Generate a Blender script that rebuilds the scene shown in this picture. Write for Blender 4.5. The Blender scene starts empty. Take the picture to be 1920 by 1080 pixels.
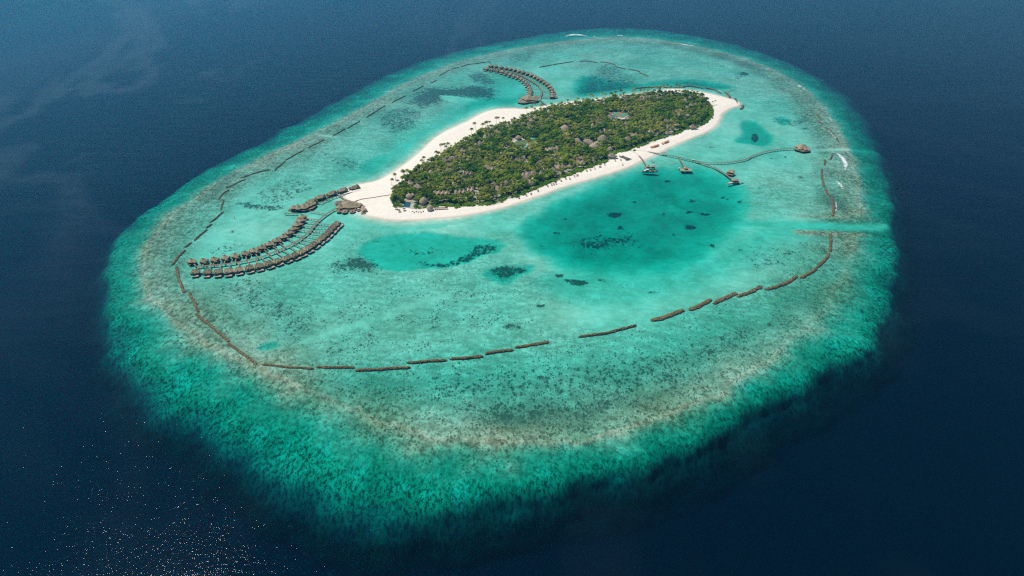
import bpy, math, random
import numpy as np
from mathutils import Vector, Matrix
R = math.radians
rng = random.Random(7)
npr = np.random.RandomState(11)
sc = bpy.context.scene
C = sc.collection

# ------------------------------------------------------------------ camera
H, PITCH, F = 500.0, R(34), 1200.0
cam_d = bpy.data.cameras.new("camera"); cam = bpy.data.objects.new("camera", cam_d); C.objects.link(cam)
cam.location = (0, 0, H); cam.rotation_euler = (math.pi/2 - PITCH, 0, 0)
cam_d.sensor_width = 36; cam_d.lens = F/1920*36; cam_d.clip_start = 1; cam_d.clip_end = 60000
sc.camera = cam
cp, sp_ = math.cos(PITCH), math.sin(PITCH)
def at(px, py, z=0.0):
    """real place on the level z that the photograph shows at px, py"""
    dx = px-960; dy = 540-py
    vx, vy, vz = dx, dy*sp_ + F*cp, dy*cp - F*sp_
    t = (z-H)/vz
    return Vector((vx*t, vy*t, z))
def W(pts, z=0.0): return np.array([at(x, y, z)[:2] for x, y in pts])

# ------------------------------------------------------------------ helpers
def tag(o, label=None, cat=None, group=None, kind=None):
    if label: o['label'] = label
    if cat: o['category'] = cat
    if group: o['group'] = group
    if kind: o['kind'] = kind
    return o
def empty(name, loc, rz=0, **k):
    o = bpy.data.objects.new(name, None); C.objects.link(o)
    o.location = loc; o.rotation_euler = (0, 0, rz); o.empty_display_size = .5
    return tag(o, **k)
class MB:
    def __init__(s): s.v = []; s.f = []; s.m = []
    def add(s, vs, fs, m=0):
        n = len(s.v); s.v += [tuple(v) for v in vs]; s.f += [tuple(i+n for i in f) for f in fs]; s.m += [m]*len(fs)
    def box(s, x0, x1, y0, y1, z0, z1, m=0, M=None):
        vs = [Vector(p) for p in ((x0,y0,z0),(x1,y0,z0),(x1,y1,z0),(x0,y1,z0),(x0,y0,z1),(x1,y0,z1),(x1,y1,z1),(x0,y1,z1))]
        if M: vs = [M @ v for v in vs]
        s.add(vs, [(0,3,2,1),(4,5,6,7),(0,1,5,4),(1,2,6,5),(2,3,7,6),(3,0,4,7)], m)
    def prism(s, pts, z0, z1, m=0, top=None):
        n = len(pts); t = top or pts
        s.add([(x,y,z0) for x,y in pts]+[(x,y,z1) for x,y in t],
              [tuple(range(n-1,-1,-1)), tuple(range(n,2*n))]+[(i,(i+1)%n,n+(i+1)%n,n+i) for i in range(n)], m)
    def tube(s, a, b, r0, r1=None, n=5, m=0):
        a, b = Vector(a), Vector(b); r1 = r0 if r1 is None else r1
        d = (b-a).normalized(); u = d.orthogonal().normalized(); w = d.cross(u)
        vs = []
        for p, r in ((a, r0), (b, r1)):
            for k in range(n):
                t = 2*math.pi*k/n; vs.append(p + (u*math.cos(t)+w*math.sin(t))*r)
        s.add(vs, [(k,(k+1)%n,n+(k+1)%n,n+k) for k in range(n)]+[tuple(range(n-1,-1,-1)), tuple(range(n,2*n))], m)
    def hip(s, hx, hy, z0, z1, rx=0.0, ry=0.0, cx=0, cy=0, th=.35, sag=.0, m=0, rot=0):
        """thatched hip roof: eaves half sizes hx, hy; ridge half lengths rx, ry; waist gives the curve of the thatch"""
        def ring(a, b, z):
            return [(-a,-b,z),(a,-b,z),(a,b,z),(-a,b,z)]
        w = .45; zm = z0+(z1-z0)*(w-sag)
        vs = ring(hx,hy,z0-th)+ring(hx,hy,z0)+ring(hx+(rx-hx)*w, hy+(ry-hy)*w, zm)+ring(rx+.1,ry+.1,z1)
        c, sn = math.cos(rot), math.sin(rot)
        vs = [(cx+x*c-y*sn, cy+x*sn+y*c, z) for x,y,z in vs]
        fs = [(0,3,2,1)]
        for k in range(3):
            for i in range(4): j=(i+1)%4; fs.append((k*4+i,k*4+j,k*4+4+j,k*4+4+i))
        fs.append((12,13,14,15)); s.add(vs, fs, m)
    def cone(s, r, z0, z1, n=10, cx=0, cy=0, th=.35, bell=.12, m=0, sx=1, sy=1, rt=.25):
        vs=[]; L=[(r,z0-th),(r,z0),(r*.55+rt*.45,z0+(z1-z0)*(.45-bell)),(rt,z1)]
        for rr,z in L:
            for k in range(n):
                t=2*math.pi*(k+.5)/n; vs.append((cx+rr*sx*math.cos(t), cy+rr*sy*math.sin(t), z))
        fs=[tuple(range(n-1,-1,-1)), tuple(range(3*n,4*n))]
        for q in range(3):
            for k in range(n): fs.append((q*n+k,q*n+(k+1)%n,q*n+n+(k+1)%n,q*n+n+k))
        s.add(vs, fs, m)
    def mesh(s, name, mats):
        me = bpy.data.meshes.new(name); me.from_pydata(s.v, [], s.f); 
        for q in (mats if isinstance(mats,(list,tuple)) else [mats]): me.materials.append(q)
        me.polygons.foreach_set("material_index", s.m); me.update(); return me
    def obj(s, name, mats, parent=None, **k):
        o = bpy.data.objects.new(name, s.mesh(name, mats)); C.objects.link(o); o.parent = parent
        return tag(o, **k)
def kids(o): return [c for c in ALLK.get(o.name, [])]
def copy_tree(o, parent=None):
    c = o.copy(); C.objects.link(c); c.parent = parent
    for ch in o.children: copy_tree(ch, c)
    return c
def copy_list(o):   # snapshot of children, two levels
    return (o, [copy_list(c) for c in o.children])
def paste(t, parent=None):
    o, ch = t; c = o.copy(); C.objects.link(c); c.parent = parent
    for q in ch: paste(q, c)
    return c

# ------------------------------------------------------------------ materials
def nodes(name):
    m = bpy.data.materials.new(name); m.use_nodes = True; nt = m.node_tree
    for n in list(nt.nodes):
        if n.type != 'OUTPUT_MATERIAL': nt.nodes.remove(n)
    return m, nt, nt.nodes['Material Output'] if 'Material Output' in nt.nodes else [n for n in nt.nodes][0]
def N(nt, t, **k):
    n = nt.nodes.new(t)
    for a, b in k.items():
        if a.startswith('i_'): n.inputs[a[2:].replace('_',' ')].default_value = b
        else: setattr(n, a, b)
    return n
def mathn(nt, op, a, b=None, c=None, clamp=False):
    n = nt.nodes.new('ShaderNodeMath'); n.operation = op; n.use_clamp = clamp
    for i, v in enumerate((a, b, c)):
        if v is None: continue
        if isinstance(v, (int, float)): n.inputs[i].default_value = v
        else: nt.links.new(v, n.inputs[i])
    return n.outputs[0]
def mixc(nt, f, a, b, mode='MIX'):
    n = nt.nodes.new('ShaderNodeMix'); n.data_type = 'RGBA'; n.blend_type = mode
    for i, v in ((0, f), (6, a), (7, b)):
        if isinstance(v, (int, float)): n.inputs[i].default_value = v
        elif isinstance(v, tuple): n.inputs[i].default_value = (*v, 1)
        else: nt.links.new(v, n.inputs[i])
    return n.outputs[2]
def noise(nt, scale, vec=None, detail=3, rough=.55, mscale=None, dist=0):
    if vec is None: vec = N(nt, 'ShaderNodeNewGeometry').outputs['Position']
    if mscale:
        mp = N(nt, 'ShaderNodeMapping'); mp.inputs['Scale'].default_value = mscale[:3]
        if len(mscale) > 3: mp.inputs['Rotation'].default_value = (0, 0, mscale[3])
        nt.links.new(vec, mp.inputs['Vector']); vec = mp.outputs[0]
    n = N(nt, 'ShaderNodeTexNoise'); n.inputs['Scale'].default_value = scale
    n.inputs['Detail'].default_value = detail; n.inputs['Roughness'].default_value = rough; n.inputs['Distortion'].default_value = dist
    nt.links.new(vec, n.inputs['Vector']); return n.outputs['Fac']
def ss(nt, v, lo, hi, a=0.0, b=1.0):
    n = N(nt, 'ShaderNodeMapRange'); n.interpolation_type = 'SMOOTHSTEP'
    for i, q in enumerate((v, lo, hi, a, b)):
        if isinstance(q, (int, float)): n.inputs[i].default_value = q
        else: nt.links.new(q, n.inputs[i])
    return n.outputs[0]
def simple(name, col, col2=None, scale=.6, rough=.85, spec=.3, mscale=None, bump=0, hue=None, lo=.35, hi=.65):
    m, nt, out = nodes(name)
    b = N(nt, 'ShaderNodeBsdfPrincipled'); b.inputs['Roughness'].default_value = rough
    b.inputs['Specular IOR Level'].default_value = spec
    if col2:
        f = noise(nt, scale, mscale=mscale, detail=4)
        cc_ = mixc(nt, ss(nt, f, lo, hi), col, col2)
        if 'thatch' in name:
            oi = N(nt, 'ShaderNodeObjectInfo'); vv = N(nt, 'ShaderNodeCombineColor')
            for q_ in range(3): nt.links.new(mathn(nt, 'ADD', .8, mathn(nt, 'MULTIPLY', oi.outputs['Random'], .45-.04*q_)), vv.inputs[q_])
            cc_ = mixc(nt, 1.0, cc_, vv.outputs[0], 'MULTIPLY')
        nt.links.new(cc_, b.inputs['Base Color'])
        if bump:
            bp = N(nt, 'ShaderNodeBump'); bp.inputs['Strength'].default_value = 1; bp.inputs['Distance'].default_value = bump
            nt.links.new(f, bp.inputs['Height']); nt.links.new(bp.outputs[0], b.inputs['Normal'])
    else: b.inputs['Base Color'].default_value = (*col, 1)
    nt.links.new(b.outputs[0], out.inputs[0]); return m
M = {}
M['thatch_sea'] = simple('weathered_thatch', (.26,.21,.13), (.46,.385,.25), 1.1, .95, .1, bump=.25)
M['thatch_isle'] = simple('grey_thatch', (.27,.21,.15), (.47,.385,.285), .7, .95, .1, bump=.25)
M['ridge'] = simple('ridge_cap', (.07,.055,.045), (.12,.1,.08), 1, .9, .1)
M['wall_dark'] = simple('dark_timber_wall', (.045,.03,.02), (.09,.06,.04), .8, .7, .3)
M['wall_pale'] = simple('pale_render', (.5,.42,.34), (.62,.55,.47), .6, .8, .3)
M['deck'] = simple('weathered_deck', (.19,.14,.095), (.30,.235,.165), 1.5, .85, .2)
M['deck_warm'] = simple('warm_deck', (.36,.24,.16), (.48,.33,.23), 1.2, .8, .2)
M['post'] = simple('wet_post', (.05,.045,.035), (.10,.085,.065), 1, .7, .3)
M['pool'] = simple('pool_water', (.02,.07,.10), (.025,.10,.13), .3, .08, .5)
M['pool_pale'] = simple('pale_pool_water', (.10,.42,.42), (.14,.5,.5), .3, .08, .5)
M['lawn'] = simple('mown_lawn', (.10,.15,.05), (.15,.20,.075), .15, .95, .1)
M['sand_pave'] = simple('pale_paving', (.5,.44,.36), (.6,.54,.46), .4, .9, .1)
M['court_red'] = simple('red_court', (.42,.10,.06), (.50,.14,.09), .2, .9, .1)
M['court_green'] = simple('green_court', (.05,.24,.13), (.07,.30,.17), .2, .9, .1)
M['white'] = simple('white_paint', (.8,.8,.78), (.72,.72,.70), .8, .4, .5)
M['line'] = simple('court_line', (.7,.7,.68))
M['navy'] = simple('dark_hull', (.018,.022,.028), (.03,.035,.04), .8, .3, .5)
M['glass'] = simple('tinted_glass', (.06,.10,.13), (.08,.13,.16), .5, .08, .6)
M['teak'] = simple('teak_deck', (.33,.22,.13), (.42,.29,.18), 2, .7, .3)
M['red'] = simple('red_canvas', (.5,.05,.035), (.58,.07,.05), 1, .7, .3)
M['orange'] = simple('orange_canvas', (.60,.23,.08), (.70,.30,.13), 1, .8, .2)
M['cream'] = simple('cream_canvas', (.70,.62,.52), (.78,.70,.6), 1, .8, .2)
M['brown'] = simple('brown_thatch_parasol', (.14,.09,.055), (.2,.14,.09), 1, .9, .1)
M['yellow'] = simple('yellow_buoy', (.7,.42,.04), None, rough=.5)
M['bluec'] = simple('blue_canvas', (.04,.16,.32), (.06,.2,.38), 1, .8, .2)
M['trunk'] = simple('bark', (.16,.125,.09), (.24,.19,.14), 1, .95, .1)

def leafmat(name, dark, mid, light, yellow=None, trans=.38):
    m, nt, out = nodes(name)
    big = noise(nt, .055, detail=2); small = noise(nt, .55, detail=2)
    f = mathn(nt, 'ADD', mathn(nt, 'MULTIPLY', ss(nt, big, .38, .62), .65), mathn(nt, 'MULTIPLY', ss(nt, small, .3, .7), .4))
    rp = N(nt, 'ShaderNodeValToRGB'); e = rp.color_ramp.elements
    e[0].position = .1; e[0].color = (*dark, 1); e[1].position = .9; e[1].color = (*light, 1)
    q = e.new(.5); q.color = (*mid, 1)
    nt.links.new(f, rp.inputs[0])
    col = rp.outputs[0]
    if yellow:
        col = mixc(nt, ss(nt, noise(nt, .11, detail=1), .66, .72), col, yellow)
    d = N(nt, 'ShaderNodeBsdfPrincipled'); d.inputs['Roughness'].default_value = .55; d.inputs['Specular IOR Level'].default_value = .08
    t = N(nt, 'ShaderNodeBsdfTranslucent'); mx = N(nt, 'ShaderNodeMixShader'); mx.inputs[0].default_value = trans
    nt.links.new(col, d.inputs['Base Color'])
    nt.links.new(mixc(nt, .35, col, (.20,.30,.02)), t.inputs[0])
    nt.links.new(d.outputs[0], mx.inputs[1]); nt.links.new(t.outputs[0], mx.inputs[2]); nt.links.new(mx.outputs[0], out.inputs[0]); return m
M['leaf'] = leafmat('broadleaf_foliage', (.045,.125,.008), (.14,.26,.018), (.33,.43,.04), (.26,.27,.02))
M['palm'] = leafmat('palm_foliage', (.09,.135,.015), (.22,.26,.03), (.42,.43,.06), None, .42)
M['shrub'] = leafmat('shrub_foliage', (.09,.22,.014), (.17,.34,.02), (.25,.42,.03), (.38,.38,.02))

# rock
m, nt, out = nodes('mossy_rock_rubble')
g = N(nt, 'ShaderNodeNewGeometry'); vor = N(nt, 'ShaderNodeTexVoronoi'); vor.inputs['Scale'].default_value = .9
nt.links.new(g.outputs['Position'], vor.inputs['Vector'])
b = N(nt, 'ShaderNodeBsdfPrincipled'); b.inputs['Roughness'].default_value = .85
c1 = mixc(nt, ss(nt, noise(nt, .5), .35, .65), (.13,.10,.035), (.42,.34,.13))
c1 = mixc(nt, ss(nt, vor.outputs['Distance'], .15, .6), c1, (.07,.05,.025))
nt.links.new(c1, b.inputs['Base Color']); nt.links.new(b.outputs[0], out.inputs[0]); M['rock'] = m

# ------------------------------------------------------------------ numpy fields
def vnoise(x, y, s, seed):
    x = x/s + seed*17.3; y = y/s + seed*9.7
    xi = np.floor(x).astype(np.int64); yi = np.floor(y).astype(np.int64); fx = x-xi; fy = y-yi
    def h(a, b):
        n = (a*374761393 + b*668265263 + seed*144665) & 0xffffffff
        n = ((n ^ (n >> 13))*1274126177) & 0xffffffff
        return ((n ^ (n >> 16)) & 0xffff)/65535.0
    fx = fx*fx*(3-2*fx); fy = fy*fy*(3-2*fy)
    return (h(xi,yi)*(1-fx)+h(xi+1,yi)*fx)*(1-fy)+(h(xi,yi+1)*(1-fx)+h(xi+1,yi+1)*fx)*fy
def fbm(x, y, s, seed, o=4):
    r = 0; a = .5; t = 0
    for k in range(o): r = r + a*vnoise(x, y, s, seed+k*3); t += a; a *= .55; s *= .5
    return r/t*2-1
def sdist(P, X, Y):
    """signed distance to the polygon P, positive inside"""
    n = len(P); d2 = np.full(X.shape, 1e18); ins = np.zeros(X.shape, bool)
    for i in range(n):
        ax, ay = P[i]; bx, by = P[(i+1) % n]; ex, ey = bx-ax, by-ay
        t = np.clip(((X-ax)*ex+(Y-ay)*ey)/(ex*ex+ey*ey+1e-9), 0, 1)
        d2 = np.minimum(d2, (X-ax-t*ex)**2+(Y-ay-t*ey)**2)
        c = (ay > Y) != (by > Y)
        ins ^= c & (X < ex*(Y-ay)/(ey if abs(ey) > 1e-9 else 1e-9)+ax)
    d = np.sqrt(d2); return np.where(ins, d, -d)
def ldist(P, X, Y):
    d2 = np.full(X.shape, 1e18)
    for i in range(len(P)-1):
        ax, ay = P[i]; bx, by = P[i+1]; ex, ey = bx-ax, by-ay
        t = np.clip(((X-ax)*ex+(Y-ay)*ey)/(ex*ex+ey*ey+1e-9), 0, 1)
        d2 = np.minimum(d2, (X-ax-t*ex)**2+(Y-ay-t*ey)**2)
    return np.sqrt(d2)
def S(t, a=0., b=1.):
    t = np.clip((t-a)/(b-a), 0, 1); return t*t*(3-2*t)
def smooth_poly(P, k=2):
    P = np.asarray(P)
    for _ in range(k):
        Q = np.empty((len(P)*2, 2)); nx = np.roll(P, -1, 0)
        Q[0::2] = .75*P+.25*nx; Q[1::2] = .25*P+.75*nx; P = Q
    return P
def catmull(P, n=6):
    P = [Vector(p) for p in P]; P = [P[0]*2-P[1]]+P+[P[-1]*2-P[-2]]; out = []
    for i in range(1, len(P)-2):
        for k in range(n):
            t = k/n; a, b, c, d = P[i-1], P[i], P[i+1], P[i+2]
            out.append(.5*((2*b)+(c-a)*t+(2*a-5*b+4*c-d)*t*t+(3*b-a-3*c+d)*t**3))
    out.append(P[-2]); return out

REEF = smooth_poly(W([(1000,68),(1060,57),(1130,52),(1230,55),(1330,72),(1420,95),(1500,125),(1560,160),(1610,205),(1642,260),(1662,310),(1674,370),(1684,425),(1692,480),(1688,545),(1672,605),(1636,660),(1585,710),(1530,750),(1440,798),(1360,842),(1270,882),(1180,910),(1080,935),(980,955),(900,975),(830,995),(750,1008),(680,1000),(610,978),(540,948),(485,910),(435,868),(370,828),(310,795),(255,752),(212,695),(196,640),(190,560),(192,500),(212,450),(258,412),(320,368),(370,332),(430,298),(500,262),(570,222),(640,186),(710,148),(780,117),(860,95),(930,81)], -20), 2)
CREST = smooth_poly(W([(1000,86),(1130,70),(1230,74),(1330,92),(1420,118),(1500,158),(1545,208),(1580,258),(1602,310),(1612,370),(1606,420),(1592,480),(1562,550),(1505,612),(1425,680),(1335,740),(1240,780),(1150,808),(1050,828),(950,832),(850,818),(760,800),(660,765),(580,730),(500,690),(420,655),(340,610),(290,562),(268,515),(272,468),(300,428),(350,383),(405,345),(455,316),(530,280),(600,246),(680,206),(745,166),(820,132),(900,106)]), 2)
SHORE = smooth_poly(W([(652,354),(672,345),(694,342),(714,335),(742,319),(766,301),(786,285),(802,268),(826,250),(852,238),(880,225),(905,210),(930,204),(960,203),(985,205),(1010,200),(1040,195),(1080,189),(1110,186),(1150,181),(1190,176),(1230,170),(1262,166),(1300,169),(1335,176),(1362,183),(1386,190),(1390,198),(1370,203),(1354,212),(1351,224),(1345,235),(1328,247),(1300,258),(1265,272),(1235,288),(1205,302),(1170,318),(1120,333),(1060,350),(1000,372),(950,388),(900,400),(850,408),(800,412),(750,414),(710,411),(688,406),(672,398),(662,388),(652,378),(642,370),(644,361)]), 2)
VEG = smooth_poly(W([(733,376),(736,364),(748,350),(768,332),(792,314),(820,298),(852,278),(882,262),(908,246),(935,239),(962,232),(988,220),(1012,212),(1042,203),(1082,199),(1122,193),(1160,187),(1200,183),(1240,179),(1290,177),(1318,184),(1335,198),(1337,215),(1330,228),(1318,236),(1312,240),(1295,243),(1280,248),(1262,256),(1240,261),(1228,266),(1205,276),(1185,282),(1165,287),(1150,291),(1146,302),(1125,310),(1098,319),(1082,328),(1058,334),(1040,342),(1012,354),(985,366),(968,373),(952,374),(945,380),(925,386),(905,387),(880,388),(870,392),(845,392),(835,389),(815,391),(795,393),(775,392),(762,390),(745,392),(738,386)]), 1)

# ------------------------------------------------------------------ seabed and island terrain: one sheet to the horizon
def axis(lo, hi, step, far, g=1.35):
    a = list(np.arange(lo, hi, step)); s = step
    L = []; x = lo
    while x > -far: s *= g; x -= s; L.append(x)
    Rr = []; x = a[-1]; s = step
    while x < far: s *= g; x += s; Rr.append(x)
    return np.array(L[::-1]+a+Rr)
xs = axis(-640, 740, 2.5, 26000)
ys_ = [250.0]
while ys_[-1] < 2480: ys_.append(ys_[-1]+max(2.2, ys_[-1]*.0021))
s_ = 6.
while ys_[-1] < 40000: s_ *= 1.35; ys_.append(ys_[-1]+s_)
y = 250.; s_ = 3.
pre = []
while y > -8000: s_ *= 1.4; y -= s_; pre.append(y)
ys = np.array(pre[::-1]+ys_)
X, Y = np.meshgrid(xs, ys)
WX = X + fbm(X, Y, 30, 3)*5; WY = Y + fbm(X, Y, 30, 5)*9
near = (X > -800) & (X < 900) & (Y > 200) & (Y < 2800)
sdR = np.full(X.shape, -3000.); sdC = sdR.copy()
sdR[near] = sdist(REEF, (X+fbm(X,Y,60,8)*9+fbm(X,Y,22,18)*5)[near], (Y+fbm(X,Y,60,9)*14+fbm(X,Y,22,19)*7)[near])-1
sdC[near] = sdist(CREST, WX[near], WY[near])
t = np.clip(sdR/np.maximum(sdR-sdC, 1e-3), 0, 1)
D = np.where(sdC > 0, 1.15, .9+(6.4+5.5*S((Y-950)/350))*(1-t)**1.1+(12-4*S((Y-950)/350))*(1-t)**8)
D = np.where(sdR > 0, D, 19.3+np.minimum(-sdR*.7, 24))
slope = np.where((sdC < 0) & (sdR > -30), 1-t, 0)
D += fbm(X, Y, 40, 21, 5)*4.2*np.clip(slope*1.6, 0, 1)
D += np.where(sdC > 0, fbm(X, Y, 90, 31, 4)*.45+.15, 0)
A = {k: np.zeros(X.shape) for k in ('grass', 'brown', 'rough', 'litter')}
def local(P, pad):
    x0, y0 = P.min(0)-pad; x1, y1 = P.max(0)+pad
    i0, i1 = np.searchsorted(xs, [x0, x1]); j0, j1 = np.searchsorted(ys, [y0, y1])
    return (slice(j0, j1), slice(i0, i1))
def mask(pts, soft=8, warp=1.0, sm=1):
    P = smooth_poly(W(pts), sm); sl = local(P, soft+14)
    x = X[sl]+(WX-X)[sl]*warp; y_ = Y[sl]+(WY-Y)[sl]*warp
    return sl, S(sdist(P, x, y_)/soft*.5+.5)
def deepen(pts, d, soft=10, warp=1.0):
    sl, k = mask(pts, soft, warp); D[sl] = D[sl]*(1-k)+(d+fbm(X[sl],Y[sl],55,77)*(.4 if d < 5 else 2.6)+fbm(X[sl],Y[sl],14,78)*(.1 if d < 5 else .5))*k
def paint(a, pts, v, soft=10, warp=1.2, mode='max'):
    sl, k = mask(pts, soft, warp)
    A[a][sl] = np.maximum(A[a][sl], k*v) if mode == 'max' else A[a][sl]*(1-k)+v*k
# reef flat texture everywhere inside the slope, then the quieter sandy zones
A['rough'] = np.where(sdR > -20, .75, 0.)*1.0
cd = np.abs(sdC)
D = np.maximum(D-.55*np.exp(-(cd/45.)**2), .35)
A['brown'] = np.exp(-(cd/58.)**2)*np.clip(.62+fbm(X,Y,60,41,5)*1.1, 0, 1)
A['brown'] *= np.where(Y > 1250, .75, 1)
LAG = [(1015,95),(1130,82),(1260,88),(1380,118),(1460,160),(1500,215),(1535,280),(1545,340),(1555,400),(1550,460),(1500,515),(1400,545),(1290,578),(1180,608),(1090,625),(1030,632),(960,645),(850,670),(760,680),(660,684),(560,684),(490,678),(430,638),(380,590),(345,530),(330,495),(350,465),(395,418),(420,380),(430,350),(510,318),(600,268),(690,222),(770,175),(860,130),(930,112)]
paint('rough', LAG, .5, 25, 1, 'set')
FLAT = [(600,705),(830,697),(1080,650),(1290,605),(1480,550),(1565,480),(1585,500),(1510,590),(1340,655),(1110,715),(900,742),(700,740)]
paint('rough', FLAT, .42, 60, 2, 'set')
sand = [([(350,505),(345,480),(420,400),(470,350),(560,345),(640,345),(660,400),(640,440),(640,480),(560,500),(480,525),(400,525)], .12),
        ([(1030,560),(1120,540),(1300,520),(1400,480),(1500,470),(1540,430),(1500,400),(1400,400),(1400,330),(1480,300),(1520,340),(1550,300),(1500,230),(1420,200),(1380,180),(1300,165),(1250,260),(1150,330),(1000,380),(950,430),(960,480),(1040,500)], .10),
        ([(1250,600),(1120,618),(1030,600),(1040,570),(1200,550),(1380,500),(1460,500),(1400,545)], .06),
        ([(640,400),(960,395),(980,430),(900,440),(760,430),(690,440),(650,430)], .05),
        ([(660,345),(800,260),(880,215),(960,200),(1080,180),(1080,110),(1010,120),(950,170),(850,210),(760,260),(700,300),(650,330)], .08)]
for p, v in sand: paint('rough', p, v, 30, 1.5, 'set')
# deeper basins and channels
deepen([(972,432),(1000,408),(1045,385),(1100,360),(1150,338),(1200,322),(1260,312),(1330,316),(1385,345),(1400,372),(1398,400),(1380,430),(1345,462),(1310,492),(1270,512),(1200,524),(1130,516),(1060,497),(1000,470)], 3.9, 22, 1.3)
deepen([(990,435),(1050,392),(1110,365),(1160,345),(1210,330),(1270,325),(1330,338),(1360,370),(1350,410),(1310,450),(1270,485),(1190,500),(1120,495),(1050,472)], 7.0, 34, 1.5)
deepen([(1040,500),(1150,510),(1300,500),(1400,430),(1560,415),(1640,414),(1645,430),(1560,432),(1450,445),(1400,490),(1330,530),(1200,560),(1080,555)], 2.6, 45, 1)
deepen([(1380,412),(1470,414),(1560,418),(1620,417),(1665,414),(1672,428),(1640,430),(1560,429),(1470,424),(1390,424)], 2.5, 9, .5)
deepen([(668,470),(685,452),(715,440),(760,433),(830,438),(900,446),(950,452),(935,468),(905,482),(870,492),(820,500),(760,505),(715,504),(690,492)], 3.2, 6, 1.2)
paint('rough', [(668,470),(685,452),(715,440),(760,433),(830,438),(900,446),(950,452),(935,468),(905,482),(870,492),(820,500),(760,505),(715,504),(690,492)], .06, 10, 1, 'set')
paint('rough', [(990,435),(1050,392),(1110,365),(1160,345),(1210,330),(1270,325),(1330,338),(1360,370),(1350,410),(1310,450),(1270,485),(1190,500),(1120,495),(1050,472)], .05, 40, 1, 'set')
deepen([(905,512),(925,500),(960,500),(1000,494),(995,506),(965,520),(950,530),(925,524)], 3.3, 10, .8)
deepen([(1000,520),(1100,520),(1180,540),(1120,560),(1040,550)], 2.2, 30, 1)
deepen([(1374,264),(1398,252),(1388,228),(1412,224),(1432,240),(1452,256),(1440,274),(1405,268)], 4.2, 9, .5)
deepen([(1452,222),(1468,216),(1484,226),(1468,236)], 3.2, 6, .5)
deepen([(672,316),(688,300),(716,290),(728,290),(722,303),(702,321),(686,322)], 3.2, 8, .5)
deepen([(1083,176),(1085,152),(1100,140),(1150,152),(1200,160),(1260,148),(1330,152),(1375,162),(1330,166),(1240,163),(1160,170),(1110,180)], 5.6, 22, 1)
deepen([(760,250),(800,235),(850,205),(900,170),(940,130),(1000,160),(1000,190),(930,200),(880,215),(820,245),(780,280),(700,320),(670,335),(660,330),(720,290)], 2.3, 60, 1)
deepen([(870,205),(880,190),(930,180),(980,184),(960,196),(905,202)], 3.8, 14, 1)
deepen([(478,654),(495,640),(520,638),(526,645),(510,652)], 2.6, 4, .4)
deepen([(770,423),(838,418),(836,424),(775,427)], 2.6, 6, .5)
deepen(FLAT, 2.1, 70, 2)
side = S((np.abs(X-20)-200)/220)
A['brown'] = np.maximum(A['brown'], side*S((sdC+25)/30)*S((85-sdC)/45)*np.clip(.6+fbm(X,Y,45,43,5)*1.1, 0, 1)*.95)
# sea-grass beds, coral heads and rubble bars
for p, v, so in [([(755,192),(775,172),(810,160),(850,163),(885,158),(905,158),(930,165),(936,178),(925,188),(895,182),(880,184),(850,182),(825,196),(790,202)], .74, 45),
        ([(872,140),(905,132),(932,150),(930,160),(900,158),(880,152)], .55, 20),
        ([(700,215),(755,195),(800,205),(790,225),(775,240),(740,250),(705,238)], .5, 25),
        ([(590,285),(650,288),(690,305),(700,325),(650,322),(600,300)], .42, 25),
        ([(520,300),(600,270),(650,262),(640,285),(560,318),(510,325)], .30, 25),
        ([(455,372),(500,345),(560,332),(600,345),(575,362),(540,384),(500,383)], .42, 20),
        ([(440,376),(480,381),(545,383),(538,390),(480,391),(440,386)], .6, 8),
        ([(612,494),(645,482),(680,478),(705,497),(722,506),(690,512),(640,508)], .72, 22),
        ([(378,520),(470,515),(520,530),(600,590),(620,640),(560,650),(470,610),(400,560)], .42, 35),
        ([(600,560),(760,530),(900,520),(980,560),(960,620),(860,650),(700,660),(620,620)], .25, 45),
        ([(1062,446),(1110,432),(1205,430),(1195,446),(1140,470),(1090,466)], .55, 26),
        ([(1085,180),(1088,155),(1108,128),(1150,112),(1180,135),(1205,158),(1160,168),(1115,180)], .46, 30),
        ([(868,474),(895,452),(940,456),(918,477),(885,488),(840,496),(780,500),(775,490),(830,488)], .60, 10),
        ([(910,505),(935,498),(995,496),(975,510),(945,520)], .7, 8),
        ([(750,462),(800,460),(860,475),(800,480),(755,472)], .38, 12),
        ([(340,410),(395,360),(440,316),(452,316),(440,332),(400,372)], .42, 14),
        ([(385,470),(430,448),(470,455),(430,475),(395,480)], .4, 14),
        ([(420,432),(450,418),(440,440),(425,438)], .35, 10),
        ([(1335,92),(1400,112),(1440,135),(1400,128),(1350,108)], .38, 22),
        ([(1370,138),(1398,130),(1400,146),(1378,150)], .42, 15),
        ([(1440,218),(1480,222),(1520,224),(1500,236),(1460,234)], .45, 12),
        ([(1180,85),(1250,85),(1230,108),(1185,105)], .35, 22),
        ([(940,105),(1010,90),(1020,105),(960,125)], .42, 30),
        ([(1520,290),(1545,300),(1550,380),(1530,395),(1510,350)], .33, 15),
        ([(1400,465),(1480,450),(1545,440),(1500,505),(1420,510),(1380,500)], .36, 25),
        ([(1520,360),(1580,360),(1600,400),(1560,400)], .45, 15),
        ([(580,700),(820,690),(1080,660),(1300,620),(1500,560),(1560,500),(1580,420),(1600,480),(1560,560),(1440,660),(1300,730),(1100,790),(940,780),(760,760),(600,730)], .42, 50),
        ([(830,760),(960,740),(1150,745),(1300,700),(1300,740),(1180,780),(1000,815),(860,790)], .52, 30),
        ([(740,590),(800,570),(900,590),(840,620)], .32, 20),
        ([(410,395),(490,395),(520,402),(430,402)], .2, 12),
        ([(635,690),(600,600),(660,560),(760,600),(740,660)], .33, 30),
        ([(930,612),(955,600),(985,620),(965,628)], .55, 8),
        ([(985,610),(1010,600),(1005,612)], .35, 8),
        ([(605,660),(625,640),(645,658),(625,672)], .5, 9)]:
    paint('grass', p, v, so, 1.5)
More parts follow.
